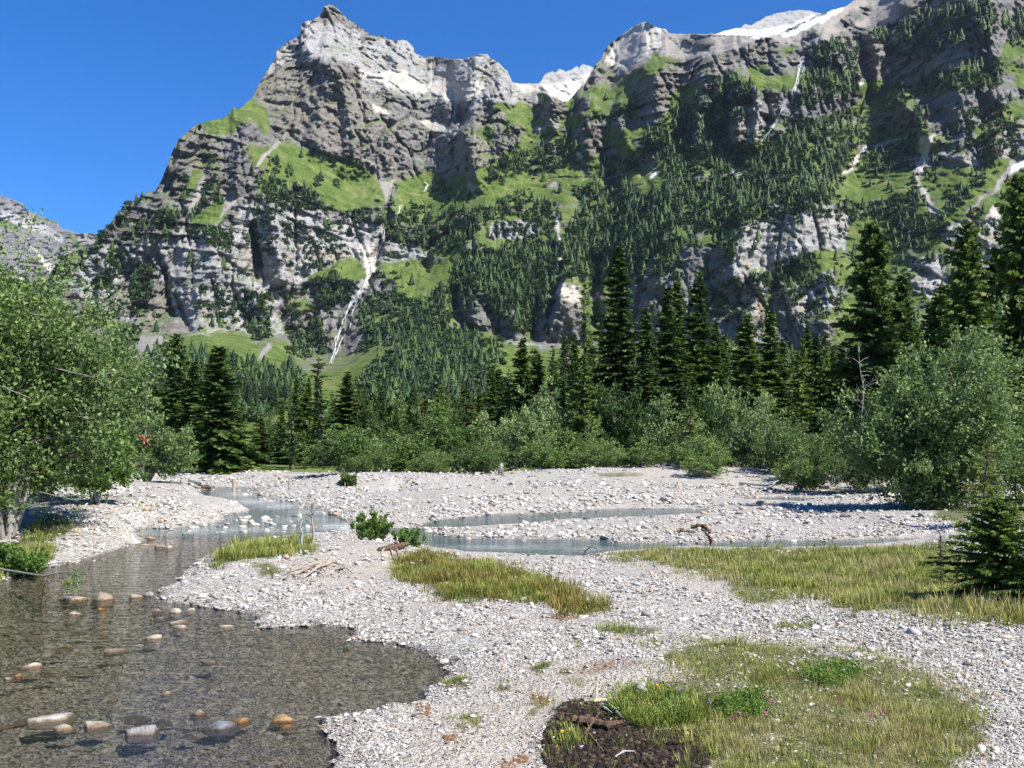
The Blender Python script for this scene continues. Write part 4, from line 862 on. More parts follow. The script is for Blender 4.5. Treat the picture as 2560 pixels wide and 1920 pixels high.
def willow(h, rx, seed, nst=8, ncl=170, leaf=0.11, per=11, twigs=5, lean=(0, 0), low=0.22, up=0.6, wr=0.115, bare_t=0.25):
    """multi-stemmed willow bush: (stems Acc, leaves Acc)"""
    g = np.random.default_rng(seed); S = Acc(); A = Acc(); stems = []
    for k in range(nst):
        an = k * 6.283 / nst + g.normal(0, .35); rr = rx * g.uniform(.35, .95) * (0.5 if k % 3 == 0 else 1); hh = h * g.choice([1.0, .9, .75, .6, .5]) * g.uniform(.85, 1.03) * (1.05 - 0.3 * rr / rx)
        p0 = np.array([g.normal(0, .05 * rx), g.normal(0, .05 * rx), -0.15]); p2 = np.array([rr * math.cos(an) + lean[0] * hh, rr * math.sin(an) + lean[1] * hh, hh]); p1 = p0 * .4 + p2 * .6 * np.array([.75, .75, .8]) + g.normal(0, .06 * h, 3)
        t = np.linspace(0, 1, 7)[:, None]; P = (1 - t) ** 2 * p0 + 2 * t * (1 - t) * p1 + t * t * p2
        S.add(*tube(P, (0.016 * h * (1 - t[:, 0]) ** .8 + .006) * g.uniform(.6, 1.1), 5)); stems.append(P)
    for c in range(ncl):
        P = stems[g.integers(nst)]; t = bare_t + (1 - bare_t) * g.random() ** 0.75; b = np.array([np.interp(t, np.linspace(0, 1, 7), P[:, k]) for k in range(3)])
        axis = np.array([lean[0] * b[2], lean[1] * b[2], 0]); rad = b * np.array([1, 1, 0]) - axis; rn = rad / (np.linalg.norm(rad) + .2)
        off = g.normal(0, .13 * h * (1.15 - .5 * t), 3) + rn * g.uniform(0, .16 * h); off[2] *= .75; off[2] += up * .06 * h
        e_ = b + off
        e_ = e_ + 0
        if e_[2] < low * h * 0.5: e_[2] = low * h * g.uniform(.4, 1)
        S.add(*tube(np.stack([b, (b + e_) / 2 + g.normal(0, .02 * h, 3), e_]), np.array([.0030, .0022, .0012]) * h, 3))
        for w in range(twigs):
            d = rn * .45 + off / (np.linalg.norm(off) + 1e-6) * .35 + np.array([0, 0, up]) + g.normal(0, .5, 3); d /= np.linalg.norm(d)
            L = wr * h * g.uniform(.55, 1.15); s = np.linspace(.08, 1, per) ** .9
            base = e_ + d * (s * L)[:, None] + g.normal(0, .012 * h, (per, 3)) + np.array([0, 0, -.10 * L]) * (s ** 2)[:, None]
            ld = d * .75 + g.normal(0, .62, (per, 3)); ln = 1.3 * leaf * g.uniform(.6, 1.2, per)
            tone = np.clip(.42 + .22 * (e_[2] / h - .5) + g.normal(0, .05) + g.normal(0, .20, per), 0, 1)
            A.leaves(base, ld, ln, ln * .33, g, tone, .15)
    return S, A
def tuft(seed, n=16, h=0.3, spread=0.10, lean=0.5, w=0.006):
    g = np.random.default_rng(seed); A = Acc()
    for k in range(n):
        an = g.uniform(0, 6.283); r = spread * math.sqrt(g.random()); b = np.array([r * math.cos(an), r * math.sin(an), -0.01]); d = np.array([math.cos(an), math.sin(an), 0]) * g.uniform(.1, lean); H = h * g.uniform(.5, 1.1)
        s = np.array([-math.sin(an), math.cos(an), 0]) * w * g.uniform(.7, 1.3); p1 = b + d * H * .35 + np.array([0, 0, H * .55]); p2 = b + d * H + np.array([0, 0, H * (1 - .3 * np.linalg.norm(d))])
        A.add(np.stack([b - s, b + s, p1 + s * .8, p1 - s * .8, p2 + s * .15, p2 - s * .15]), [[0, 1, 2, 3], [3, 2, 4, 5]], np.clip(np.array([.2, .2, .5, .5, .85, .85]) + g.normal(0, .12), 0, 1))
    return A
def stone_np(seed, sub=1, flat=0.62, rough=0.22, cuts=5):
    """angular river stone, unit size: verts, triangles"""
    g = np.random.default_rng(seed); bm = bmesh.new(); bmesh.ops.create_icosphere(bm, subdivisions=sub, radius=1.0)
    V = np.array([v.co[:] for v in bm.verts]); T_ = np.array([[v.index for v in f.verts] for f in bm.faces]); bm.free()
    for c in range(cuts):
        n = g.normal(size=3); n /= np.linalg.norm(n); o = g.uniform(.55, .85); dd = V @ n; V = V - np.maximum(dd - o, 0)[:, None] * n * .9
    V = V * (1 + rough * noise3(V[:, 0] * 1.3 + seed, V[:, 1] * 1.3, V[:, 2] * 1.3) + rough * .5 * noise3(V[:, 0] * 3.1, V[:, 1] * 3.1 + seed, V[:, 2] * 3.1))[:, None]
    return V * np.array([1.0, g.uniform(.62, .9), flat * g.uniform(.7, 1.1)]), T_

# ------------------------------------------------------------------ scattering: one object that carries its own seed shapes and instances them
def scatter(name, protos, pts, rot, scl, mats, kind='stuff', smooth=False, idx=None, tones=None):
    """protos: list of (V, faces, tone or None); faces all of one size"""
    Vs, Fs, Ps, Ts = [], [], [], []; n = 0
    for k, (V, Fq, T_) in enumerate(protos):
        Vs.append(V); Fs.append(np.asarray(Fq) + n); Ps.append(np.full(len(V), k)); Ts.append(np.full(len(V), .5) if T_ is None else T_); n += len(V)
    N = len(pts)
    if idx is None: idx = RNG.integers(len(protos), size=N)
    V = np.concatenate(Vs + [np.asarray(pts)]); Fq = np.concatenate(Fs)
    me = mesh_np(name, V, Fq, mats, smooth)
    vattr(me, "shape", np.concatenate(Ps + [np.full(N, -1)]).astype(np.int32), 'INT'); vattr(me, "tone", np.concatenate(Ts + [np.zeros(N)]).astype(np.float32))
    pad = lambda a: np.concatenate([np.zeros((n, 3)), a]).astype(np.float32)
    vattr(me, "turn", pad(rot), 'FLOAT_VECTOR'); vattr(me, "size", pad(scl), 'FLOAT_VECTOR'); vattr(me, "pick", np.concatenate([np.zeros(n), idx]).astype(np.int32), 'INT')
    o = ob(name, me, kind=kind)
    ng = bpy.data.node_groups.new("scatter_" + name, 'GeometryNodeTree')
    ng.interface.new_socket("Geometry", in_out='INPUT', socket_type='NodeSocketGeometry'); ng.interface.new_socket("Geometry", in_out='OUTPUT', socket_type='NodeSocketGeometry')
    N_, L_ = ng.nodes, ng.links; gi = N_.new("NodeGroupInput"); go = N_.new("NodeGroupOutput")
    def named(nm, typ):
        a = N_.new("GeometryNodeInputNamedAttribute"); a.data_type = typ; a.inputs[0].default_value = nm; return a.outputs[0]
    sh = named("shape", 'INT')
    def sep(geo, k):
        c = N_.new("FunctionNodeCompare"); c.data_type = 'INT'; c.operation = 'EQUAL'
        ia = [i for i in c.inputs if i.type == 'INT']; L_.new(sh, ia[0]); ia[1].default_value = k
        s = N_.new("GeometryNodeSeparateGeometry"); s.domain = 'POINT'; L_.new(geo, s.inputs[0]); L_.new(c.outputs[0], s.inputs[1]); return s.outputs[0]
    P = sep(gi.outputs[0], -1); iop = N_.new("GeometryNodeInstanceOnPoints"); jn = N_.new("GeometryNodeJoinGeometry")
    for k in reversed(range(len(protos))):
        g2 = N_.new("GeometryNodeGeometryToInstance"); L_.new(sep(gi.outputs[0], k), g2.inputs[0]); L_.new(g2.outputs[0], jn.inputs[0])
    L_.new(P, iop.inputs['Points']); L_.new(jn.outputs[0], iop.inputs['Instance']); iop.inputs['Pick Instance'].default_value = True
    L_.new(named("pick", 'INT'), iop.inputs['Instance Index'])
    er = N_.new("FunctionNodeEulerToRotation"); L_.new(named("turn", 'FLOAT_VECTOR'), er.inputs[0]); L_.new(er.outputs[0], iop.inputs['Rotation'])
    L_.new(named("size", 'FLOAT_VECTOR'), iop.inputs['Scale']); L_.new(iop.outputs[0], go.inputs[0])
    md = o.modifiers.new("scatter", 'NODES'); md.node_group = ng
    return o

# ------------------------------------------------------------------ spruces and dwarf pines on the mountain
def sample_region(area, dens, rng):
    pts = zc(area[0], area[1]); P = np.array(pts); lo, hi = P.min(0), P.max(0); A = (hi - lo).prod()
    n = rng.poisson(dens * A / 1000.0); x = rng.uniform(lo[0], hi[0], n); y = rng.uniform(lo[1], hi[1], n)
    jx = x + 8 * noise2(x / 25, y / 25, 61) + rng.normal(0, 5, n); jy = y + 8 * noise2(x / 25, y / 25, 62) + rng.normal(0, 4, n)
    k = in_poly(jx, jy, P); return x[k], y[k]
fx, fy, fh, fkind = [], [], [], []
for dens, hh, off, pts in FOREST:
    x, y = sample_region((off, pts), dens * 1.75, RNG); k = np.clip(noise2(x / 20, y / 16, 64) * 2.6 + .9 * noise2(x / 60, y / 45, 66) + .55, .04, 1) > RNG.random(len(x)); x, y = x[k], y[k]
    fx.append(x); fy.append(y); fh.append(hh * RNG.uniform(.35, .95, len(x))); fkind.append(np.zeros(len(x), int))
    # low scrub between
    x, y = sample_region((off, pts), dens * 1.7, RNG); fx.append(x); fy.append(y); fh.append(RNG.uniform(2.5, 7.0, len(x))); fkind.append(np.ones(len(x), int))
# loose scrub and single trees over the turf and ledges of the lower mountain
n = 9000; x = RNG.uniform(60, 2560, n); y = RNG.uniform(230, 860, n)
dm, cm = surf(x, y); pr = np.clip(noise2(x / 60, y / 40, 65) * 1.6 + .25, 0, 1) * np.where(x > 1150, 1.0, .55) * np.where(y < 330, np.where(x > 1500, .55, 0), 1) * np.isin(cm, [GRASS, PALE, ROCK, BROWN]) * np.where(cm == GRASS, np.where(x > 1250, .9, .22), .8)
k = RNG.random(n) < pr; x, y = x[k], y[k]; tk = (RNG.random(len(x)) < .62).astype(int)
fx.append(x); fy.append(y); fh.append(np.where(tk, RNG.uniform(2, 4.5, len(x)), RNG.uniform(6, 15, len(x)))); fkind.append(tk)
fx = np.concatenate(fx); fy = np.concatenate(fy); fh = np.concatenate(fh); fkind = np.concatenate(fkind)
fd, fc = surf(fx, fy); ok = (fy > np.interp(fx, PXc, skyc) + 2) & (fd > 150)
fx, fy, fh, fkind, fd, fc = [a[ok] for a in (fx, fy, fh, fkind, fd, fc)]
rk = np.isin(fc, [SCREE, SNOW, CREAM]) & (RNG.random(len(fx)) < .8); fx, fy, fh, fkind, fd = [a[~rk] for a in (fx, fy, fh, fkind, fd)]
fpos = np.stack([(fx - HX) / F * fd, fd, CAMZ + (HY - fy) / F * fd - 0.4], -1)
FARC = [far_conifer(100 + k) for k in range(6)]; FARB = [far_bush(200 + k) for k in range(4)]
app = np.where(fkind == 0, fh / fd, 0); order = np.argsort(-app); NIND = 110
ind = order[:NIND]; rest = np.ones(len(fx), bool); rest[ind] = False
t0 = rest & (fkind == 0); t1 = rest & (fkind == 1)
def rz(n): return np.stack([RNG.normal(0, .03, n), RNG.normal(0, .03, n), RNG.uniform(0, 6.28, n)], -1)
def sc3(h, v=.18): w = h * RNG.uniform(1 - v, 1 + v, len(h)); return np.stack([w, w, h], -1)
scatter("distant_forest", [a.arrays() for a in FARC], fpos[t0], rz(t0.sum()), sc3(fh[t0]), [M_FAR])
b1 = fh[t1]; scatter("dwarf_pine_scrub", [a.arrays() for a in FARB], fpos[t1] + np.array([0, 0, .2]), rz(t1.sum()), np.stack([b1 * 1.25, b1 * 1.25, b1], -1), [M_MUGO])
MIDT = []
for k in range(4):
    T, A = conifer(1.0, .17, 300 + k, gap=.05, nb=7, ns=3, size=1.0, side=.42, droop=.4)
    VT, QT, TT = T.arrays(); VA, QA, TA = A.arrays()
    crown = mesh_np("crown", VA, QA, [M_FAR]); vattr(crown, "tone", TA.astype(np.float32)); trunk = T.mesh("trunk", [M_BARK]); MIDT.append((crown, trunk))
for i_, j in enumerate(ind):
    crown, trunk = MIDT[i_ % 4]; e_ = empty("spruce", tuple(fpos[j]), R.uniform(0, 6.28), 1); w = fh[j] * R.uniform(1.1, 1.6); e_.scale = (w, w, fh[j])
    lf = fx[j]; zone = ("dark spruce in the dense wood on the left foothill below the scree" if lf < 820 else "dark spruce in the wood on the central knoll below the waterfall cliffs" if lf < 1330 else "dark spruce in the wood at the foot of the right-hand cliffs")
    tag(e_, zone, "tree", zone.replace("dark spruce in", "spruces in")); ob("crown", crown, e_); ob("trunk", trunk, e_)

# ------------------------------------------------------------------ trees along the far bank, each a thing with trunk and crown
def proto_conifer(h, r, seed, **k):
    T, A = conifer(h, r, seed, **k)
    return (*[(lambda z: z)(q) for q in (T.mesh("trunk", [M_BARK]), A.arrays())], h, r)
CP = {  # shape kinds: trunk mesh + crown arrays
 'broad': [proto_conifer(14, 2.9, 11, gap=.36, nb=9, ns=15, narrow=.62), proto_conifer(15, 3.0, 12, gap=.38, nb=9, ns=15, narrow=.62, droop=.42)],
 'tall': [proto_conifer(18, 2.2, 13, gap=.40, nb=8, ns=13, narrow=.78, droop=.45), proto_conifer(18, 2.3, 14, gap=.42, nb=8, ns=13, narrow=.78, gaps=.10), proto_conifer(16, 2.1, 15, gap=.40, nb=8, ns=13, narrow=.78)],
 'thin': [proto_conifer(9, 1.3, 16, gap=.50, nb=6, ns=7, gaps=.22, bare=.12), proto_conifer(11, 1.9, 17, gap=.55, nb=6, ns=8, gaps=.18, bare=.1)],
 'pole': [proto_conifer(10, 1.3, 18, gap=.42, nb=6, ns=7, gaps=.1, bare=.42)],
 'larch': [proto_conifer(14, 2.3, 19, gap=.55, nb=6, ns=11, gaps=.15, droop=.15, size=.8, bare=.15)],
 'young': [proto_conifer(6, 1.4, 20, gap=.28, nb=8, ns=11, droop=.15), proto_conifer(7, 1.5, 21, gap=.32, nb=7, ns=11, droop=.1, gaps=.12)],
}
CROWN = {}
def crown_mesh(kind, i, mat):
    k = (kind, i, mat.name)
    if k not in CROWN:
        V, Q, T_ = CP[kind][i][1]; me = mesh_np("crown", V, Q, [mat]); vattr(me, "tone", T_.astype(np.float32)); CROWN[k] = me
    return CROWN[k]
TREES = [  # photo column, row of the tip, half width, distance, shape, needles, label
 (439,835,64,82,'broad',M_SPRUCE,"dark pointed spruce just left of the broad spruce at the river's far end"),
 (540,868,92,66,'broad',M_SPRUCE,"broad bushy spruce directly behind the tall post in the river"),
 (484,905,62,78,'tall',M_SPRUCE,"dark spruce squeezed between the pointed and the broad spruce by the river"),
 (395,965,52,92,'tall',M_SPRUCE,"dark spruce half hidden behind the grey willow near the red roof"),
 (652,1046,40,94,'tall',M_SPRUCE,"short dark spruce in front of the sunlit round meadow knoll"),
 (598,1080,34,100,'tall',M_SPRUCE,"small dark spruce between the broad spruce and the meadow gap"),
 (730,1004,46,72,'thin',M_SPRUCE,"thin sparse spruce with bare trunk right of the bright meadow gap"),
 (803,890,72,76,'thin',M_SPRUCE,"tall open spruce with trunk showing, left of the willow thicket"),
 (868,930,58,86,'tall',M_SPRUCE,"dark spruce behind the left end of the willow thicket"),
 (770,985,50,90,'tall',M_SPRUCE,"dark spruce standing behind the thin bare-trunked spruce"),
 (915,992,46,95,'tall',M_SPRUCE,"dark spruce top above the leftmost willows of the thicket"),
 (975,1012,42,100,'tall',M_SPRUCE,"low dark spruce behind the willows, below the wooded knoll"),
 (1068,1000,42,102,'tall',M_SPRUCE,"dark spruce behind the middle willows, left of the bright slope"),
 (1160,966,46,96,'tall',M_SPRUCE,"dark slim spruce in front of the knoll's right foot"),
 (1244,924,40,90,'tall',M_SPRUCE,"slim pointed spruce left of the twin spruces on the bright slope"),
 (1302,845,50,82,'tall',M_SPRUCE,"taller of two close spruces before the bright green slope"),
 (1345,885,46,84,'tall',M_SPRUCE,"shorter of two close spruces before the bright green slope"),
 (1386,864,42,80,'pole',M_SPRUCE,"spruce with long bare lower trunk and crown only on top"),
 (1412,905,36,86,'pole',M_SPRUCE,"small bare-stemmed spruce beside the larger bare-trunked one"),
 (1464,704,78,82,'larch',M_LARCH,"feathery light green larch left of the tallest spruce"),
 (1462,884,62,68,'young',M_YOUNG,"light green bushy spruce standing below the feathery larch"),
 (1556,612,72,78,'tall',M_SPRUCE,"tallest spruce in the middle of the far bank, tip against the dark cliff"),
 (1612,770,54,90,'tall',M_SPRUCE,"dark spruce tucked against the right side of the tallest middle spruce"),
 (1668,720,62,84,'tall',M_SPRUCE,"dark spruce with paired tip right of the tallest middle spruce"),
 (1697,700,56,90,'tall',M_SPRUCE,"dark spruce behind the paired tip in the middle of the far bank"),
 (1750,680,62,86,'tall',M_SPRUCE,"tall slender dark spruce before the shaded cliff foot"),
 (1634,840,50,78,'young',M_SPRUCE,"bushy mid green spruce under the paired dark spruces"),
 (1722,925,46,60,'thin',M_YOUNG,"slim yellow green spruce with dark stem in front of the dark row"),
 (1872,786,62,82,'tall',M_SPRUCE,"left one of two dark spruces before the pale cliff foot"),
 (1926,778,58,84,'tall',M_SPRUCE,"right one of two dark spruces before the pale cliff foot"),
 (1810,850,52,90,'tall',M_SPRUCE,"dark spruce between the slender spruce and the pair by the pale cliff"),
 (2006,846,54,70,'young',M_YOUNG,"yellow green layered spruce left of the bare grey tree"),
 (2050,856,48,76,'young',M_YOUNG,"smaller yellow green spruce between two layered ones"),
 (2104,862,60,72,'young',M_YOUNG,"yellow green layered spruce touching the bare grey tree"),
 (2188,560,112,70,'broad',M_SPRUCE,"huge broad spruce with sunlit right side behind the bare grey tree"),
 (2260,690,80,78,'broad',M_SPRUCE,"dark spruce leaning out from behind the huge sunlit spruce"),
 (2412,556,102,64,'broad',M_SPRUCE,"tall dark spruce behind the big grey green willow"),
 (2350,715,84,78,'broad',M_SPRUCE,"dark spruce between the huge sunlit spruce and the tall dark one"),
 (2548,438,112,50,'broad',M_SPRUCE,"towering black green spruce cut by the right edge of view"),
 (2490,640,90,66,'broad',M_SPRUCE,"dark spruce left of the towering spruce at the right edge"),
 (2170,1035,44,56,'young',M_YOUNG,"small yellow green spruce left of the big grey green willow"),
 (2530,905,60,48,'young',M_YOUNG,"yellow green spruce in front of the towering spruce at the right edge"),
 (1007,1118,30,60,'young',M_YOUNG,"small bright young spruce in front of the willow thicket's left half"),
 (1800,1075,40,58,'young',M_YOUNG,"small light green spruce among the willows right of the dark stemmed one"),
 (1990,1010,42,62,'thin',M_YOUNG,"slim yellow green spruce under the layered pair"),
 (1590,1050,40,64,'young',M_SPRUCE,"low dark spruce in front of the tallest middle spruce"),
 (-60,820,90,70,'broad',M_SPRUCE,"dark spruce hidden behind the big willow at the left edge"),
 (330,1000,60,96,'tall',M_SPRUCE,"dark spruce rising behind the red roof"),
]
for n_, (px, top, hw, Y, kind, mat, lab) in enumerate(TREES):
    i = n_ % len(CP[kind]); tm, ca, h, r = CP[kind][i]; b = gy(px, Y, -.1)
    H = CAMZ + (HY - top) / F * Y - b.z; w = (1.5 if kind in ('tall', 'thin', 'pole') else 1.22) * hw / F * Y
    e_ = empty({'larch': 'larch_tree', 'young': 'young_spruce'}.get(kind, 'spruce_tree'), b, R.uniform(0, 6.28)); e_.scale = (w / r, w / r, H / h)
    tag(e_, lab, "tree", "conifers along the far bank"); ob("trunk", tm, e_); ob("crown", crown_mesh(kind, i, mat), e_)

# willows and alders
WP = [willow(6.0, 3.0, 31, nst=9, ncl=230, leaf=.17, per=9, twigs=5), willow(6.0, 2.8, 32, nst=8, ncl=210, leaf=.17, per=9, twigs=5), willow(6.0, 3.2, 33, nst=9, ncl=230, leaf=.18, per=9, twigs=5, up=.4), willow(6.0, 2.7, 34, nst=7, ncl=200, leaf=.18, per=9, twigs=5, up=.9)]
WPA = [(S.mesh("stems", [M_PALEBARK]), A.arrays()) for S, A in WP]; WC = {}
def leaf_mesh(i, mat):
    if (i, mat.name) not in WC:
        V, Q, T_ = WPA[i][1]; me = mesh_np("foliage", V, Q, [mat]); vattr(me, "tone", T_.astype(np.float32)); WC[(i, mat.name)] = me
    return WC[(i, mat.name)]
WILLOWS = [
 (870,1060,84,60,M_WILLOW2,"rounded willow bush at the left end of the thicket, beside the gravel hump"),
 (958,1088,66,66,M_WILLOW,"low grey green willow behind the small bright spruce"),
 (1036,1066,84,64,M_WILLOW2,"wide willow bush right of the small bright spruce"),
 (1137,1034,88,66,M_WILLOW2,"tall domed willow left of the upright pale stump on the bank"),
 (1215,1098,62,58,M_WILLOW2,"low willow bush directly behind the upright pale stump"),
 (1285,1016,88,66,M_WILLOW,"pale feathery willow right of the upright pale stump"),
 (1354,1095,66,58,M_WILLOW2,"low olive willow at the bank below the bare-trunked spruce"),
 (1402,984,82,70,M_WILLOW,"pale tall willow below the bare-trunked spruce"),
 (1500,1095,66,62,M_WILLOW2,"olive willow in front of the light green bushy spruce"),
 (1566,950,86,72,M_ALDER,"dark green leafy alder below the tallest middle spruce"),
 (1600,1112,62,56,M_WILLOW2,"low willow on the bank below the dark alder"),
 (1662,1022,86,64,M_WILLOW,"pale willow right of the dark alder"),
 (1740,1085,66,56,M_WILLOW2,"willow at the foot of the slim dark stemmed spruce"),
 (1838,948,80,66,M_WILLOW,"tall grey green willow under the pair of dark spruces"),
 (1905,1012,76,58,M_WILLOW,"grey green willow above the right part of the gravel bank"),
 (1770,1125,60,52,M_WILLOW2,"low willow on the gravel edge, middle right of the bank"),
 (1968,1040,74,54,M_WILLOW,"pale willow below the layered yellow green spruces"),
 (2062,1062,80,50,M_WILLOW2,"olive willow right of the pale one, near the shaded gravel"),
 (2000,1135,62,46,M_WILLOW2,"small willow at the water edge left of the shaded gravel"),
 (2140,1118,62,44,M_WILLOW,"small willow leaning over the shaded gravel beside the big one"),
 (1080,1125,56,58,M_WILLOW2,"low willow between the wide bush and the domed one"),
 (920,1130,50,57,M_WILLOW2,"low willow on top of the gravel hump"),
 (1450,1060,66,66,M_WILLOW2,"olive willow between the pale tall willow and the alder"),
 (2570,1030,110,36,M_WILLOW2,"green willow at the right edge behind the golden young larch"),
 (2470,1000,70,44,M_WILLOW2,"willow standing behind the golden young larch"),
 (2250,1000,80,44,M_WILLOW2,"dark olive willow behind the big grey green willow"),
 (372,1008,108,44,M_WILLOW,"grey willow in front of the red roof on the left gravel bank"),
 (1180,1120,48,60,M_ALDER,"dark leafy bush left of the stump"),
 (1320,1010,70,80,M_ALDER,"dark leafy alder behind the feathery willow"),
 (1000,1035,70,84,M_ALDER,"dark leafy alder behind the wide willow bush"),
 (1110,1020,60,88,M_ALDER,"dark leafy alder behind the domed willow"),
 (880,1020,60,86,M_ALDER,"dark leafy alder behind the leftmost willow"),
 (1760,985,66,74,M_ALDER,"dark leafy alder behind the slim dark stemmed spruce"),
 (1500,1000,60,78,M_ALDER,"dark leafy alder right of the light green bushy spruce"),
]
for n_, (px, top, hw, Y, mat, lab) in enumerate(WILLOWS):
    i = n_ % 4; b = gy(px, Y, -.05); H = (CAMZ + (HY - top) / F * Y - b.z) * 1.17; w = hw / F * Y
    e_ = empty("alder_bush" if mat is M_ALDER else "willow_bush", b, R.uniform(0, 6.28)); e_.scale = (w / 3.0, w / 3.0, H / 6.3)
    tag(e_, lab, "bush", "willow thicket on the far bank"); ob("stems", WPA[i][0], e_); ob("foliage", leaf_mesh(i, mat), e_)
def own_willow(name, px, top, hw, Y, mat, lab, seed, base=None, **k):
    b = gy(px, Y, -.05) if base is None else base; H = CAMZ + (HY - top) / F * Y - b.z; w = hw / F * Y
    S, A = willow(H, w, seed, **k); e_ = empty(name, b); tag(e_, lab, "bush")
    ob("stems", S.mesh("stems", [M_PALEBARK]), e_); ob("foliage", A.mesh("foliage", [mat]), e_); return e_
own_willow("willow_bush", 2345, 815, 165, 31, M_WILLOW, "big round grey green willow casting a dark shadow on the gravel", 51, nst=14, ncl=720, leaf=.105, per=13, twigs=6, low=.05, bare_t=.12)
own_willow("willow_bush", 15, 650, 205, 22, M_WILLOW, "largest willow, filling the left edge with grey green leaves over pale leaning stems", 52, nst=13, ncl=800, leaf=.085, per=15, twigs=6, lean=(.10, 0), low=.30, bare_t=.32)
own_willow("willow_bush", 108, 800, 112, 29, M_WILLOW2, "dense willow right behind the largest one, above the white gravel slope", 53, nst=11, ncl=620, leaf=.095, per=13, twigs=6, low=.22)
own_willow("willow_bush", -120, 620, 180, 20, M_WILLOW2, "willow partly outside the left edge with thin sprays against the pale mountain", 54, nst=10, ncl=480, leaf=.08, per=14, twigs=6)
own_willow("leafy_bush", 238, 1060, 62, 27, M_FRESH, "fresh green leafy bush at the foot of the dense left willow", 55, nst=8, ncl=170, leaf=.10, per=11, twigs=5, low=.3)
own_willow("leafy_bush", 30, 1350, 95, 16.5, M_FRESH, "low bright green leafy plants under the leaning stems on the left bank", 56, nst=12, ncl=260, leaf=.04, per=13, twigs=5, low=.1, bare_t=.1)
own_willow("leafy_bush", 930, 1292, 62, 20.5, M_FRESH, "bright green willow sprout on top of the gravel spit", 57, nst=24, ncl=150, leaf=.045, per=14, twigs=4, low=.1, up=2.2, bare_t=.12, wr=.2)
own_willow("leafy_bush", 1020, 1330, 46, 18.8, M_FRESH, "lower green sprout on the right slope of the gravel spit", 58, nst=18, ncl=100, leaf=.04, per=14, twigs=4, low=.1, up=2.2, bare_t=.12, wr=.2)
own_willow("leafy_bush", 870, 1180, 26, 50, M_WILLOW2, "small dark bush on the gravel between the thin posts and the hump", 59, nst=9, ncl=110, leaf=.09, per=9, twigs=4)

# young fir at the right edge and its neighbours
def own_conifer(name, px, top, hw, Y, mat, lab, seed, cat="tree", base=None, **k):
    b = gy(px, Y, -.03) if base is None else base; H = CAMZ + (HY - top) / F * Y - b.z; w = hw / F * Y
    T, A = conifer(H, w, seed, **k); e_ = empty(name, b); tag(e_, lab, cat)
    ob("trunk", T.mesh("trunk", [M_BARK]), e_); ob("crown", A.mesh("crown", [mat]), e_); return e_
M_FIR = leaf_mat("fir_needles", (0.020, 0.045, 0.008), (0.085, 0.145, 0.020), (0.21, 0.28, 0.045), 0.28)
own_conifer("young_fir", 2495, 1250, 185, 11.4, M_FIR, "dark young fir with bright tips shading the grass at the right edge", 61, gap=.05, nb=11, ns=26, droop=.10, narrow=.55, bare=.02, side=.10, sw=.20)
own_conifer("young_fir", 2600, 1320, 160, 11.0, M_FIR, "second young fir cut by the right edge", 62, gap=.06, nb=10, ns=24, droop=.10, narrow=.55, bare=.02, side=.10, sw=.20)
own_conifer("young_larch", 2456, 1095, 78, 23.5, M_GOLD, "leaning young larch with golden needles and bare lower stem", 63, gap=.15, nb=5, ns=18, side=.16, sw=.28, droop=-.02, bare=.42, gaps=.18, lean=.08)
own_conifer("young_larch", 2352, 1338, 46, 14.2, M_YOUNG, "small yellow green larch seedling left of the dark young fir", 64, gap=.08, nb=7, ns=16, side=.13, sw=.22, droop=.1, bare=.05)
own_conifer("young_spruce", 2440, 1195, 60, 27, M_YOUNG, "low yellow green spruce behind the leaning golden larch", 65, gap=.15, nb=6, ns=8, droop=.1)
own_conifer("young_spruce", 2540, 1150, 70, 30, M_YOUNG, "yellow green spruce at the right edge behind the golden larch", 66, gap=.2, nb=6, ns=8, droop=.1)
own_willow("willow_bush", 18, 560, 95, 20.5, M_WILLOW, "thin willow shoots rising highest against the pale far mountain at the left edge", 60, nst=6, ncl=70, leaf=.08, per=13, twigs=5, bare_t=.45)
# the dense wood behind the thicket, down to the valley floor
gF = np.random.default_rng(77); nF = 0
for px in np.arange(330, 2620, 16.0):
    px = px + gF.uniform(-14, 14)
    if 600 < px < 705: continue
    for q in range(2):
        Y = gF.uniform(84, 108) if q == 0 else gF.uniform(110, 165); kind = gF.choice(['tall', 'tall', 'thin', 'young', 'alder', 'alder'])
        ptop = gF.uniform(900, 1050) - (80 if px > 1400 else 0) + (60 if 880 < px < 1230 else 0) + (40 if px < 880 else 0); b = gy(px, Y, -.3); H = CAMZ + (HY - ptop) / F * Y - b.z
        if kind == 'alder':
            H *= .88; i = int(gF.integers(4)); e_ = empty("alder_bush", b, gF.uniform(0, 6)); e_.scale = (H / 6.5 * .8, H / 6.5 * .8, H / 6.3); tag(e_, "leafy tree filling the dark wood behind the willow thicket", "tree", "leafy trees of the wood behind"); ob("stems", WPA[i][0], e_); ob("foliage", leaf_mesh(i, M_ALDER if (q and gF.random() < .6) else M_WILLOW2), e_)
        else:
            i = int(gF.integers(len(CP[kind]))); tm, ca, h, r = CP[kind][i]; s_ = H / h; e_ = empty("spruce_tree", b, gF.uniform(0, 6)); k_ = s_ * gF.uniform(1.0, 1.5); e_.scale = (k_, k_, s_); tag(e_, "spruce filling the dark wood behind the willow thicket", "tree", "spruces of the wood behind"); ob("trunk", tm, e_); ob("crown", crown_mesh(kind, i, M_YOUNG if kind == 'young' else M_SPRUCE), e_)
gG = np.random.default_rng(78)
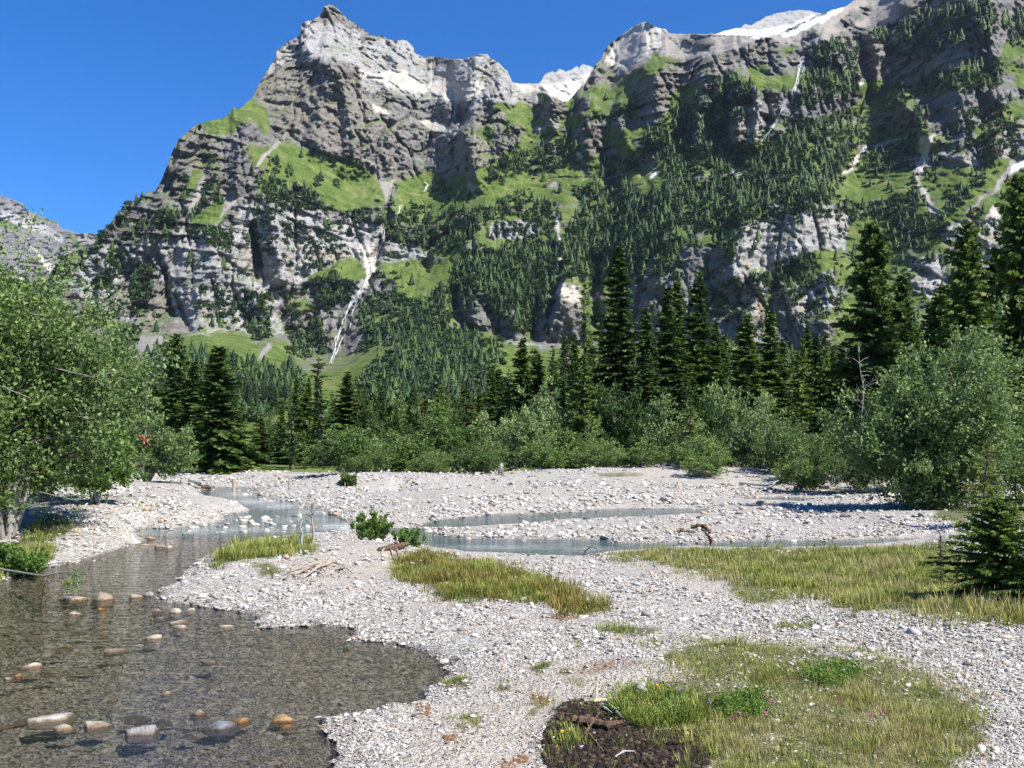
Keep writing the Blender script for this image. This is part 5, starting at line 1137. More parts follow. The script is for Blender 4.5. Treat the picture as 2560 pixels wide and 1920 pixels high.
for q, (x0, x1, t0_, t1_, cnt) in enumerate([(1215, 1560, 850, 985, 13), (1560, 2140, 780, 960, 26), (840, 1215, 945, 1030, 11), (700, 860, 930, 1030, 5), (2140, 2420, 740, 930, 9)]):
    for c in range(cnt):
        px = x0 + (x1 - x0) * (c + gG.uniform(.1, .9)) / cnt; Y = gG.uniform(72, 100); kind = gG.choice(['tall', 'thin', 'tall', 'young', 'larch'], p=[.42, .18, .15, .15, .10]); i = int(gG.integers(len(CP[kind]))); tm, ca, h, r = CP[kind][i]
        b = gy(px, Y, -.2); H = CAMZ + (HY - gG.uniform(t0_, t1_)) / F * Y - b.z; k_ = H / h * gG.uniform(1.25, 1.85); lean_ = gG.normal(0, .025)
        e_ = empty("spruce_tree", b, gG.uniform(0, 6)); e_.scale = (k_, k_ * gG.uniform(.85, 1.1), H / h); e_.rotation_euler[0] = lean_; tag(e_, ["mid sized spruce in the belt between the pale willows and the knoll's right foot", "mid sized conifer in the belt below the shaded right-hand cliffs", "mid sized spruce just behind the left half of the willow thicket", "mid sized spruce beside the thin bare-trunked spruce", "mid sized conifer around the huge sunlit spruce"][q], "tree", "mid sized conifers of the belt")
        ob("trunk", tm, e_); ob("crown", crown_mesh(kind, i, M_YOUNG if kind == 'young' else M_LARCH if kind == 'larch' else M_SPRUCE), e_)
# bare dead trees
def dead_tree(name, px, top, Y, lab, seed, nbr, spread, mat, lean=0.0, r0=.05, cat="dead tree"):
    g = np.random.default_rng(seed); b = gy(px, Y, -.1); H = CAMZ + (HY - top) / F * Y - b.z; z = np.linspace(0, H, 10)
    P = np.stack([np.cumsum(g.normal(0, .018 * H, 10)) + lean * z, np.cumsum(g.normal(0, .012 * H, 10)), z], -1); P[0, :2] = 0
    T = Acc(); T.add(*tube(P, r0 * (1 - .85 * z / H), 6)); B = Acc()
    for k in range(nbr):
        t = g.uniform(.3, .98); p = np.array([np.interp(t * H, z, P[:, i]) for i in range(3)]); an = g.uniform(0, 6.28); L = spread * (1.15 - t) * g.uniform(.5, 1.1) + .05 * H
        d = np.array([math.cos(an), math.sin(an), g.uniform(.1, .9)]); q = p + d * L * .5; e2 = p + d * L + np.array([0, 0, -.12 * L])
        B.add(*tube(np.stack([p, q, e2]), np.array([.35, .22, .08]) * r0, 3))
        for j in range(2): B.add(*tube(np.stack([q, q + (d + g.normal(0, .7, 3)) * L * .35]), np.array([.16, .05]) * r0, 3))
    e_ = empty(name, b); tag(e_, lab, cat); ob("trunk", T.mesh("trunk", [mat]), e_); ob("branches", B.mesh("branches", [mat]), e_)
M_GREYWOOD = bark_mat("grey_dead_wood", (0.20, 0.185, 0.165), (0.42, 0.40, 0.37))
dead_tree("dead_tree", 2150, 860, 62, "bare grey dead tree forking in front of the dark huge spruce", 71, 22, 1.6, M_GREYWOOD, r0=.055)
dead_tree("dead_tree", 2512, 1020, 33, "slim pale dead birch right of the golden larch", 72, 9, .7, M_GREYWOOD, -.06, r0=.045)
dead_tree("dead_sapling", 757, 1272, 17.8, "left one of two bare dead saplings on the gravel spit", 73, 10, .14, M_GREYWOOD, -.03, r0=.034, cat="dead sapling")
dead_tree("dead_sapling", 781, 1232, 18.0, "right and taller of two bare dead saplings on the gravel spit", 74, 26, .22, M_DEADWOOD, -.02, r0=.032, cat="dead sapling")
dead_tree("dead_sapling", 100, 1440, 13.6, "dark leafless brush standing in the shaded water at the left", 75, 34, .55, M_DARKWOOD, .1, r0=.012, cat="brush")
dead_tree("dead_sapling", 1905, 1305, 20.6, "thin bare twig standing at the edge of the right meadow", 76, 7, .12, M_DARKWOOD, .25, r0=.012, cat="twig")

# ------------------------------------------------------------------ waterfalls on the cliffs
m = NM("falling_water"); n = m.noise(m.scale(m.pos(), (.3, .3, .05)), 1.0, 4, .7)
m.principled(m.mix(n, (0.42, 0.45, 0.48), (0.80, 0.82, 0.85)), 0.7, spec=.2); M_FALL = m.m
def waterfall(lab, strands, seed):
    g = np.random.default_rng(seed); A = Acc()
    for off, pts, w in strands:
        P = np.array(zc(off, pts)); k = len(P); s = np.linspace(0, k - 1, k * 7); px = np.interp(s, range(k), P[:, 0]); py = np.interp(s, range(k), P[:, 1])
        for q in range(3):
            ox = gblur(g.normal(0, 1.1 * w, len(s))[None], 0, 2)[0] + (q - 1) * w * .35
            d, _ = surf(px + ox, py); d = gblur(d[None], 0, 1.5)[0] - 2.5
            pos = np.stack([(px + ox - HX) / F * d, d, CAMZ + (HY - py) / F * d], -1)
            A.add(*tube(pos, np.abs(gblur(g.uniform(.15, 1.0, len(s))[None], 0, .8)[0]) * w * d / F * .19, 5))
    o = ob("waterfall", A.mesh("waterfall", [M_FALL], True)); tag(o, lab, "waterfall")
waterfall("white waterfall dropping over the lower cliff left of centre to the meadow", [(A4, [(2080,480),(2050,560),(2030,620),(2000,700),(1980,780),(1962,860)], 5.0), (A4, [(2112,480),(2085,560),(2066,665)], 3.0), (A4, [(2030,690),(2010,740),(1990,800)], 2.5)], 1)
waterfall("pale stream cascading down the rock chute above the lower left waterfall", [(A2, [(392,1340),(375,1420),(345,1500),(325,1560)], 4.0), (A5, [(325,215),(305,290),(265,380),(215,455)], 4.5)], 2)
waterfall("tall white waterfall high in the dark cliff on the right", [(A3, [(826,335),(812,370),(800,400),(795,450),(780,500),(770,560),(758,612)], 6.0), (A3, [(832,370),(828,430)], 3.0)], 3)
waterfall("narrow white fall just right of the tall waterfall's top", [(A3, [(868,308),(862,350),(869,402)], 3.0)], 4)
waterfall("lower white run of the tall waterfall slanting left to the trees", [(A3, [(722,590),(700,650),(665,725),(625,785),(585,838)], 4.0)], 5)
waterfall("small white cascade in the meadow gully below the pyramid", [(A2, [(618,1080),(640,1100),(612,1135)], 5.0)], 6)
waterfall("thin white stream in the middle meadow above the pale rock chute", [(A2, [(480,1215),(465,1265)], 4.0)], 7)

# ------------------------------------------------------------------ stones
def stone_mat(name, stops, vein=.4):
    m = NM(name); p = m.obj(); r = m.rand(); geo = m.pos()
    base = m.ramp(r, stops); n = m.noise(p, 2.5, 5, .65); v = m.noise(m.scale(p, (1.0, 1.0, 6.0)), 1.2, 4, .6, 1.0)
    c = m.mix(m.math('MULTIPLY', n, .55), base, m.mix(1.0, base, (.62, .59, .55), 'MULTIPLY')); c = m.mix(m.ramp(v, [(.56, 0.0), (.62, vein)]), c, (.52, .49, .45))
    z = m.node("ShaderNodeSeparateXYZ", {0: geo}).outputs['Z']; w = m.ramp(m.math('ADD', z, m.math('MULTIPLY', m.math('SUBTRACT', m.noise(geo, 9.0, 3), .5), .05)), [(.0, 1.0), (.028, 0.0)])
    c = m.mix(w, c, m.mix(1.0, c, (.56, .52, .45), 'MULTIPLY'))
    rg = m.math('SUBTRACT', .85, m.math('MULTIPLY', w, .5))
    m.principled(c, rg, m.bump(n, .5, .06), .3); return m.m
GREY = [(0.0, (.10, .09, .085)), (.10, (.19, .175, .165)), (.26, (.38, .362, .336)), (.55, (.53, .505, .465)), (.78, (.62, .595, .555)), (.88, (.53, .455, .36)), (.93, (.36, .25, .16)), (1.0, (.66, .64, .60))]
M_STONE = stone_mat("river_stone", GREY)
ST = [(*stone_np(400 + k, 1), None) for k in range(10)]
PEB = [(*stone_np(430 + k, 1, .7, .18, 3), None) for k in range(6)]
def land_px(n, box, rng):
    x = rng.uniform(box[0], box[2], n); y = rng.uniform(box[1], box[3], n); X, Y, Z = on_ground(x, y, 7); return x, y, X, Y, Z
def soft_grass(x, y): return grass_mask(x + RNG.normal(0, 6, len(x)), y + RNG.normal(0, 4, len(x)), np.zeros_like(x))
def soilm(x, y):
    q = np.zeros(len(x), bool)
    for p in SOIL: q |= in_poly(x + RNG.normal(0, 5, len(x)), y + RNG.normal(0, 5, len(x)), p)
    return q
N_G = 270000
x, y, X, Y, Z = land_px(N_G, (-60, 1172, 2620, 2000), RNG)
g_ = soft_grass(x, y); so = soilm(x, y); di = in_poly(x, y, DIRT) | in_poly(x, y, DIRT2) | in_poly(x, y, DIRT3); s_ = sdist(X, Y)
patch = np.clip(.55 + 1.5 * noise2(X / 1.3, Y / 1.3, 71) + .9 * noise2(X / 4, Y / 4, 72), .16, 1)
keep = (Y < 66) & (Z > -.3) & (RNG.random(N_G) < np.where(g_, .16, np.where(so, .05, np.where(di, .28, 1.0))) * np.where(s_ < 0, 1, patch))
x, y, X, Y, Z, s_ = [a[keep] for a in (x, y, X, Y, Z, s_)]
szpx = np.clip(np.exp(RNG.normal(1.02, .50, len(x))), 1.2, 11) * np.where(y > 1550, 1.0, np.where(y > 1380, 1.0, 1.0))
size = np.clip(szpx * Y / F, .006, .30); dry = s_ > -.02
sc = np.stack([size * RNG.uniform(.8, 1.3, len(x)), size * RNG.uniform(.8, 1.2, len(x)), size * RNG.uniform(.45, .85, len(x))], -1)
rt = np.stack([RNG.normal(0, .35, len(x)), RNG.normal(0, .35, len(x)), RNG.uniform(0, 6.28, len(x))], -1)
scatter("gravel", ST, np.stack([X, Y, Z + size * .22], -1), rt, sc, [M_STONE])
print("gravel", len(x))
# cobbles and pebbles on the stream bed
x, y, X, Y, Z = land_px(19000, (-60, 1440, 1120, 2000), RNG); s_ = sdist(X, Y); k = s_ < -.03; x, y, X, Y, Z = [a[k] for a in (x, y, X, Y, Z)]
size = np.clip(np.exp(RNG.normal(1.60, .50, len(x))), 2, 16) * Y / F
scatter("bed_pebbles", ST, np.stack([X, Y, Z + size * .12], -1), np.stack([RNG.normal(0, .25, len(x)), RNG.normal(0, .25, len(x)), RNG.uniform(0, 6.28, len(x))], -1), np.stack([size * RNG.uniform(.9, 1.5, len(x)), size * RNG.uniform(.8, 1.2, len(x)), size * .5], -1), [M_STONE])
# larger stones of the banks, each its own object
ROCKM = []
for k in range(12):
    V, T_ = stone_np(500 + k, 2, .66, .2, 7); ROCKM.append(mesh_np("river_stone", V, T_, [M_STONE]))
ZONES = [((1100,1240,2250,1300),95,5,11,"pale stone in the rubble along the far edge of the river","stones of the far gravel bank"),
         ((940,1292,1950,1350),75,5,11,"stone on the low gravel bar between the two river channels","stones of the gravel bar"),
         ((150,1230,560,1400),45,4,10,"white stone on the gravel slope of the left bank","stones of the left gravel bank"),
         ((400,1300,770,1350),64,4,12,"stone in the riffle where the river leaves its upper pool","stones of the riffle"),
         ((480,1380,980,1540),28,6,13,"grey stone on the front slope of the gravel spit","stones of the spit"),
         ((1000,1400,1900,1620),42,5,12,"pale stone on the gravel flat between the grass patches","stones of the gravel flat"),
         ((1900,1560,2560,1900),40,7,15,"pale stone in the coarse gravel at lower right","stones of the lower right gravel")]
for box, cnt, a, b_, lab, grp in ZONES:
    x, y, X, Y, Z = land_px(cnt * 5, box, RNG); s_ = sdist(X, Y); g_ = grass_mask(x, y, Y * 0); riff = "riffle" in lab
    k = np.where((~g_) & (Y < 64) & ((s_ > .03) | riff))[0][:cnt]
    for j in k:
        o = ob("river_stone", ROCKM[R.randrange(12)]); s0 = R.uniform(a, b_) * (1.25 if R.random() < .12 else 1) * Y[j] / F
        o.location = (X[j], Y[j], max(Z[j], -.03) + s0 * .25); o.scale = (s0 * R.uniform(.9, 1.35), s0, s0 * R.uniform(.75, 1.05)); o.rotation_euler = (R.gauss(0, .2), R.gauss(0, .2), R.uniform(0, 6.28)); tag(o, lab, "stone", grp)
# the boulders one can point to
def flatcol(name, a, b):
    m = NM(name); p = m.obj(); n = m.ramp(m.noise(p, 9.0, 7, .7), [(.3, 0.0), (.68, 1.0)]); v = m.noise(m.scale(p, (3., 3., 14.)), 1.5, 4, .6, .8); geo = m.pos()
    c = m.mix(n, a, b); c = m.mix(m.ramp(v, [(.54, 0.), (.64, .35)]), c, m.mix(1.0, c, (.6, .5, .4), 'MULTIPLY'))
    z = m.node("ShaderNodeSeparateXYZ", {0: geo}).outputs['Z']; w = m.ramp(m.math('ADD', z, m.math('MULTIPLY', m.math('SUBTRACT', m.noise(geo, 14.0, 3), .5), .03)), [(.005, 1.0), (.030, 0.0)])
    c = m.mix(w, c, m.mix(1.0, c, (.34, .26, .17), 'MULTIPLY'))
    m.principled(c, m.math('SUBTRACT', .82, m.math('MULTIPLY', w, .55)), m.bump(m.math('ADD', n, m.math('MULTIPLY', v, .6)), .7, .05), .35); return m.m
B_WHITE = flatcol("white_limestone", (.34, .315, .28), (.60, .57, .52)); B_PALE = flatcol("pale_sandstone", (.30, .25, .195), (.53, .47, .39)); B_TAN = flatcol("tan_stone", (.16, .12, .085), (.36, .295, .22)); B_GREY = flatcol("grey_stone", (.16, .15, .145), (.36, .335, .315)); B_OCHRE = flatcol("ochre_stone", (.20, .11, .045), (.45, .29, .13)); B_SLATE = flatcol("blue_grey_stone", (.10, .11, .13), (.27, .28, .31))
s1z = 700 / 1508.0
BOULD = [  # centre and size in the lower-left detail view, stone, flatness, label
 (300,1382,235,80,B_WHITE,.42,"large white flat stone in the stream, lower left"), (352,1440,118,42,B_PALE,.35,"pale flat stone touching the front of the large white one"),
 (508,1424,145,58,B_PALE,.45,"pale stone with ochre streak right of the large white one"), (780,1440,225,118,B_GREY,.62,"largest grey peaked stone in the front of the stream"),
 (1178,1430,175,70,B_SLATE,.45,"blue grey flat stone in the front row of the stream"), (1287,1398,112,52,B_OCHRE,.6,"yellow ochre stone behind the blue grey flat one"),
 (1072,1352,85,58,B_TAN,.6,"small tan stone with pale tip behind the front row"), (870,1384,140,52,B_TAN,.4,"brown half sunken stone behind the largest grey one"),
 (740,1362,120,46,B_TAN,.35,"brown sunken slab left behind the largest grey stone"), (902,1248,62,36,B_PALE,.6,"small pale stone alone in the middle of the stream"),
 (612,1290,50,22,B_TAN,.5,"tiny tan stone left of the lone pale one"), (165,1100,112,46,B_PALE,.5,"smooth pinkish pale stone near the left edge of the stream"),
 (45,1175,54,28,B_PALE,.5,"small pale stone at the left edge in front of the pinkish one"), (97,1157,44,28,B_OCHRE,.6,"small orange stone in front of the pinkish pale one"),
 (605,1022,142,44,B_TAN,.35,"flat tan slab with pointed right end in mid stream"), (818,946,108,50,B_PALE,.5,"cream oblong stone right of the tan slab"),
 (555,728,116,74,B_TAN,.8,"rounded tan boulder at the narrow of the stream"), (728,714,92,72,B_TAN,.7,"brown boulder leaning on the speckled one"),
 (803,702,84,78,B_GREY,.85,"speckled grey boulder at the tip of the gravel spit"), (392,742,182,44,B_PALE,.3,"long pale flat stone beside the rounded tan boulder"),
 (412,820,90,34,B_PALE,.45,"low pale stone in front of the long flat one"), (550,797,52,26,B_OCHRE,.6,"small yellow tan stone in front of the rounded boulder"),
 (950,805,82,50,B_PALE,.7,"pale block at the spit's front waterline"), (1022,796,52,46,B_WHITE,.9,"white cube shaped stone at the spit's front waterline"),
 (845,806,68,28,B_TAN,.5,"thin tan stone left of the pale block"), (862,842,60,40,B_GREY,.6,"grey stone in the cluster in front of the pale block"),
 (820,852,27,22,B_OCHRE,.8,"tiny orange stone in the cluster off the spit"), (960,866,92,36,B_PALE,.5,"pale stone below the white cube shaped one"),
 (972,893,84,34,B_PALE,.5,"second pale stone lowest in the cluster off the spit"), (1212,892,78,26,B_WHITE,.45,"white flat stone near the cove of the spit"),
 (1306,886,62,16,B_WHITE,.4,"thin white stone right of the flat one near the cove"), (1376,900,44,22,B_PALE,.6,"small pale stone at the cove's gravel edge"),
 (1130,1084,82,30,B_TAN,.45,"brown tan flat stone in the open middle of the pool"), (690,402,172,92,B_WHITE,.5,"big smooth white boulder on the left gravel bank"),
 (800,412,62,34,B_TAN,.6,"tan stone touching the big white boulder"), (862,452,76,46,B_TAN,.6,"tan round stone in the riffle below the big white boulder"),
 (910,458,46,40,B_PALE,.8,"pale stone right of the tan one in the riffle"), (398,545,66,30,B_WHITE,.6,"white flat stone at the waterline of the left bank"),
 (1012,384,76,42,B_SLATE,.6,"dark slate stone in the riffle"), (1312,374,52,34,B_PALE,.8,"pale round stone at the far end of the riffle"),
 (1180,345,40,34,B_SLATE,.8,"dark upright stone at the river side of the left bank"), (680,305,54,40,B_SLATE,.7,"dark grey stone on the white gravel slope of the left bank"),
 (250,1135,90,26,B_TAN,.3,"sunken brown stone right of the pinkish pale one"), (560,935,70,24,B_OCHRE,.3,"orange sunken stone in the upper stream"), (340,1000,90,30,B_OCHRE,.3,"larger orange sunken stone left in the upper stream"),
 (430,912,110,24,B_TAN,.3,"sunken brown bar of rock in the upper stream"), (1020,1470,90,26,B_TAN,.3,"sunken brown flat stone between grey and slate stones"), (1510,1395,130,44,B_OCHRE,.35,"wet orange brown slab at the right end of the front row"), (1545,1435,70,30,B_OCHRE,.3,"small wet tan slab below the orange brown one"),
]
for k, (cx, cy, w, h, mat, fl, lab) in enumerate(BOULD):
    px = cx * s1z; pyb = 1150 + (cy + h * .42) * s1z; Yb = CAMZ * F / (pyb - HY); zb = 0.0
    q = gp(px, pyb)
    if q.z > .02: Yb, zb = q.y, q.z
    W = w * s1z / F * Yb * .62; Hh = h * s1z / F * Yb
    g2 = np.random.default_rng(900 + k); V, T_ = stone_np(700 + k, 4, 1.0, .16, 4)
    V = V * (1 + .16 * fbm(V[:, 0] * 1.6 + k, V[:, 1] * 1.6, V[:, 2] * 1.6, 5, .6))[:, None]; V = V / np.abs(V).max(0)
    for c in range(11):
        n = g2.normal(size=3); n[2] = abs(n[2]) * (.5 if c % 2 else 1.6); n /= np.linalg.norm(n); o_ = g2.uniform(.42, .74); dd = V @ n; V = V - np.maximum(dd - o_, 0)[:, None] * n * .97
    V = V * (1 + .075 * fbm(V[:, 0] * 4.5 + k, V[:, 1] * 6, V[:, 2] * 6, 3, .6))[:, None]; V = V / np.abs(V).max(0)
    up = fl * .9; V[:, 2] = np.where(V[:, 2] > 0, V[:, 2], V[:, 2] * .5)
    Vs = V * np.array([W, W * g2.uniform(.6, .8), max(Hh * .80, .02)])
    me = mesh_np("boulder", Vs, T_, [mat], smooth=False); o = ob("boulder", me); sunk = "sunken" in lab or "sunk" in lab
    o.location = ((px - HX) / F * (Yb + W * .5), Yb + W * .5, zb - (.7 * Hh if sunk else .16 * Hh)); o.rotation_euler = (0, R.gauss(0, .08), R.gauss(0, .35)); tag(o, lab, "stone", "boulders in the stream and on its banks")

# ------------------------------------------------------------------ grass, herbs, flowers
M_GRASS = leaf_mat("grass_blades", (0.070, 0.100, 0.018), (0.185, 0.215, 0.042), (0.40, 0.40, 0.115), .35, .55)
M_STRAW = leaf_mat("dry_grass", (0.15, 0.13, 0.045), (0.32, 0.275, 0.11), (0.52, 0.46, 0.24), .3, .5)
M_SEDGE = leaf_mat("reddish_grass", (0.09, 0.085, 0.02), (0.20, 0.165, 0.04), (0.32, 0.235, 0.075), .3, .5)
def blades(name, polys, n, h, mats_mix, seed, dens_noise=.8, spread=.09, hvar=.35, nb=14, w=.005, zoff=0, jit=6):
    g = np.random.default_rng(seed); xs, ys = [], []
    ar = [abs(sum(p[i][0] * p[(i + 1) % len(p)][1] - p[(i + 1) % len(p)][0] * p[i][1] for i in range(len(p)))) for p in polys]
    for p, a in zip(polys, ar):
        P = np.array(p, float); lo, hi = P.min(0), P.max(0); hi[1] = min(hi[1], 2000); m_ = int(n * a / sum(ar) * 2.2) + 6
        x = g.uniform(lo[0] - 10, hi[0] + 10, m_); y = g.uniform(lo[1] - 6, hi[1] + 6, m_); k = in_poly(x + g.normal(0, jit, m_) + 14 * noise2(x / 30, y / 20, 5), y + g.normal(0, jit * .6, m_) + 7 * noise2(x / 30, y / 20, 6), P); xs.append(x[k]); ys.append(y[k])
    x = np.concatenate(xs); y = np.concatenate(ys); X, Y, Z = on_ground(x, y, 7); ok = (Z > .01) & (g.random(len(x)) < np.clip(1 - dens_noise * (.55 - 1.5 * noise2(X / .45, Y / .45, seed) - .9 * noise2(X / 1.3, Y / 1.3, seed + 3)), .03, 1))
    X, Y, Z = X[ok], Y[ok], Z[ok]; N = len(X); hs = np.clip(1 + hvar * g.normal(size=N), .35, 1.9) * np.clip(1 + .8 * noise2(X / .9, Y / .9, seed + 1), .5, 1.6)
    pr = [tuft(seed * 10 + k, nb, h, spread, .6, w).arrays() for k in range(5)]
    scatter(name, pr, np.stack([X, Y, Z], -1), np.stack([g.normal(0, .1, N), g.normal(0, .1, N), g.uniform(0, 6.28, N)], -1), np.stack([hs * .5 + .5, hs * .5 + .5, hs], -1), [mats_mix])
    return N
blades("meadow_grass", [G_MEADOW], 6000, .105, M_GRASS, 81, .6, .13, nb=15, w=.0045, jit=22)
blades("dry_grass", [G_MEADOW], 3600, .12, M_STRAW, 82, .85, .12, nb=10, w=.004, jit=24)
blades("spit_grass", [G_SPIT], 950, .13, M_GRASS, 83, .5, .10, nb=15, w=.005, jit=12)
blades("reddish_grass", [G_STRIP], 2200, .13, M_SEDGE, 84, .7, .10, nb=14, w=.0045, jit=16)
blades("green_strip_grass", [G_STRIP], 2000, .12, M_GRASS, 85, .8, .10, nb=14, w=.0045, jit=16)
blades("front_grass", [G_FRONT], 4600, .050, M_GRASS, 86, .95, .07, nb=15, w=.0020, jit=34)
blades("front_tufts", [G_FRONT], 700, .080, M_GRASS, 97, .95, .06, nb=16, w=.0022, jit=40)
blades("front_dry_grass", [G_FRONT], 4300, .055, M_STRAW, 87, .95, .08, nb=12, w=.0016, jit=34)
blades("bank_grass", [G_LEFT], 1000, .15, M_GRASS, 88, .5, .1, nb=14, w=.005)
blades("grass_tufts", G_SMALL[:12] + G_SMALL[13:], 1500, .065, M_GRASS, 89, .9, .06, nb=11, w=.0028, jit=12)
blades("stray_grass", [[(1000,1600),(1300,1500),(1900,1500),(2400,1560),(2560,1600),(2560,1700),(1700,1720),(1000,1930)]], 420, .05, M_GRASS, 90, .95, .05, nb=7, w=.002)
blades("soil_edge_grass", [SOIL[0], [(1340,1760),(1420,1740),(1440,1880),(1360,1900)]], 110, .07, M_GRASS, 91, .9, .04, nb=7, w=.0022)
blades("tall_grass", [[(1560,1790),(1800,1740),(2000,1700),(2440,1780),(2400,1900),(1800,1930)]], 220, .17, M_GRASS, 92, .5, .03, nb=3, w=.0016)
M_HERB = leaf_mat("herb_leaves", (0.04, 0.085, 0.014), (0.105, 0.18, 0.03), (0.21, 0.29, 0.07), .35, .4)
def herb(seed, n=40, r=.10, h=.09):
    g = np.random.default_rng(seed); A = Acc(); B = np.stack([g.normal(0, r * .5, n), g.normal(0, r * .5, n), g.uniform(.01, h, n)], -1); d = np.stack([g.normal(size=n), g.normal(size=n), g.uniform(.1, .8, n)], -1); A.leaves(B, d, g.uniform(.012, .028, n), g.uniform(.004, .008, n), g, np.clip(g.normal(.5, .2, n), 0, 1)); return A.arrays()
HERB = [(1525,1760),(1580,1730),(1660,1735),(1750,1775),(1765,1800),(1690,1822),(1600,1815),(1545,1795)]
def scatter_at(name, polys, n, protos, mat, seed, s=(.8, 1.3)):
    g = np.random.default_rng(seed); xs, ys = [], []
    for p in polys:
        P = np.array(p, float); lo, hi = P.min(0), P.max(0); m_ = int(n / len(polys) * 1.8); x = g.uniform(lo[0], hi[0], m_); y = g.uniform(lo[1], hi[1], m_); k = in_poly(x, y, P); xs.append(x[k]); ys.append(y[k])
    X, Y, Z = on_ground(np.concatenate(xs), np.concatenate(ys)); N = len(X); sc_ = g.uniform(*s, N)
    scatter(name, protos, np.stack([X, Y, Z], -1), np.stack([g.normal(0, .1, N), g.normal(0, .1, N), g.uniform(0, 6.28, N)], -1), np.stack([sc_] * 3, -1), [mat])
scatter_at("clover_leaves", [HERB, [(2000,1690),(2120,1670),(2160,1700),(2060,1720)], [(1800,1765),(1900,1740),(1900,1800),(1820,1800)]], 230, [herb(k) for k in range(4)], M_HERB, 93)
blades("herb_grass", [HERB], 420, .08, M_GRASS, 94, .3, .05, nb=14, w=.0035)
# soil crumbs
M_CRUMB = stone_mat("soil_crumbs", [(0., (.008, .005, .003)), (.5, (.024, .015, .009)), (.9, (.06, .038, .024)), (1., (.12, .085, .06))], 0.0)
scatter_at("soil_crumbs", [SOIL[0]], 2600, PEB, M_CRUMB, 95, (.008, .034))
M_CLAY = stone_mat("clay_crumbs", [(0., (.12, .06, .03)), (.6, (.22, .12, .065)), (1., (.32, .20, .12))], 0.0)
scatter_at("clay_crumbs", CLAY[:3] + CLAY[4:6] + [[(1040,1762),(1075,1760),(1070,1790),(1045,1790)]], 420, PEB, M_CLAY, 96, (.006, .024))
# flowers: each a stem with its head
def plaincol(name, a, b=None, rough=.6):
    m = NM(name); m.principled(m.mix(m.noise(m.obj(), 30.0, 2), a, b or a), rough, None, .2); return m.m
M_PINK = plaincol("clover_pink", (.45, .10, .20), (.60, .22, .34)); M_VIOLET = plaincol("bugle_violet", (.10, .06, .30), (.22, .14, .45)); M_YEL = plaincol("petal_yellow", (.75, .50, .03), (.8, .62, .06)); M_WHT = plaincol("petal_white", (.72, .72, .66), (.8, .8, .74)); M_STEM = plaincol("flower_stem", (.07, .13, .03))
def head_mesh(name, mat, r, tall):
    g = np.random.default_rng(5); A = Acc(); d = g.normal(size=(36, 3)); d /= np.linalg.norm(d, axis=1)[:, None]
    A.leaves(d * np.array([r, r, r * tall]) * .45, d + np.array([0, 0, .4]), r * .75, r * .28, g, .5); return A.mesh(name, [mat])
stem_me = (lambda A: (A.add(*tube(np.array([[0, 0, -.02], [.004, 0, .5], [0, 0, 1.0]]), np.array([.0022, .002, .0018]), 4)), A.mesh("stem", [M_STEM]))[1])(Acc())
HEADS = {'pink': head_mesh("flower_head", M_PINK, .017, 1.0), 'violet': head_mesh("flower_head", M_VIOLET, .013, 2.4), 'yellow': head_mesh("flower_head", M_YEL, .014, .5), 'white': head_mesh("flower_head", M_WHT, .012, .8)}
FL = {'pink': ("clover_flower", "flower", "pink clover head among the herbs beside the dark soil", "pink clover flowers", [(1539,1752),(1584,1750),(1592,1756),(1560,1742),(1610,1745),(1602,1760),(1588,1722),(1625,1768),(1655,1752),(1640,1738),(1829,1743),(1838,1756),(1898,1747),(1868,1762),(1836,1800),(1848,1792),(1915,1790),(1916,1744),(1930,1760),(2072,1680),(2176,1795),(2202,1790),(2100,1760),(1700,1790)]),
      'violet': ("bugle_flower", "flower", "violet flower spike among the herbs beside the dark soil", "violet flower spikes", [(1636,1704),(1646,1707),(1684,1752),(1703,1765),(1712,1760),(1698,1738),(1770,1760),(1705,1728),(1690,1768)]),
      'yellow': ("yellow_flower", "flower", "small yellow flower in the lower right turf", "yellow flowers", [(1644,1716),(1650,1720),(1405,1828),(2106,1648)]),
      'white': ("white_flower", "flower", "tiny white flower in the bright green patch of the lower right turf", "white flowers", [(2055,1665),(2080,1660),(2100,1668),(2125,1664),(2135,1672),(2070,1675),(2050,1680),(2110,1680),(1995,1672),(2030,1668),(2140,1662),(1985,1660)])}
for k, (nm, cat, lab, grp, spots) in FL.items():
    for px, py in spots:
        b = gp(px, py + 16); e_ = empty(nm, b, R.uniform(0, 6)); hh = max(.05, 20 / F * b.y) * R.uniform(.8, 1.2); tag(e_, lab, cat, grp)
        s_ = ob("stem", stem_me, e_); s_.scale = (1, 1, hh); h_ = ob("flower_head", HEADS[k], e_); h_.location = (0, 0, hh)

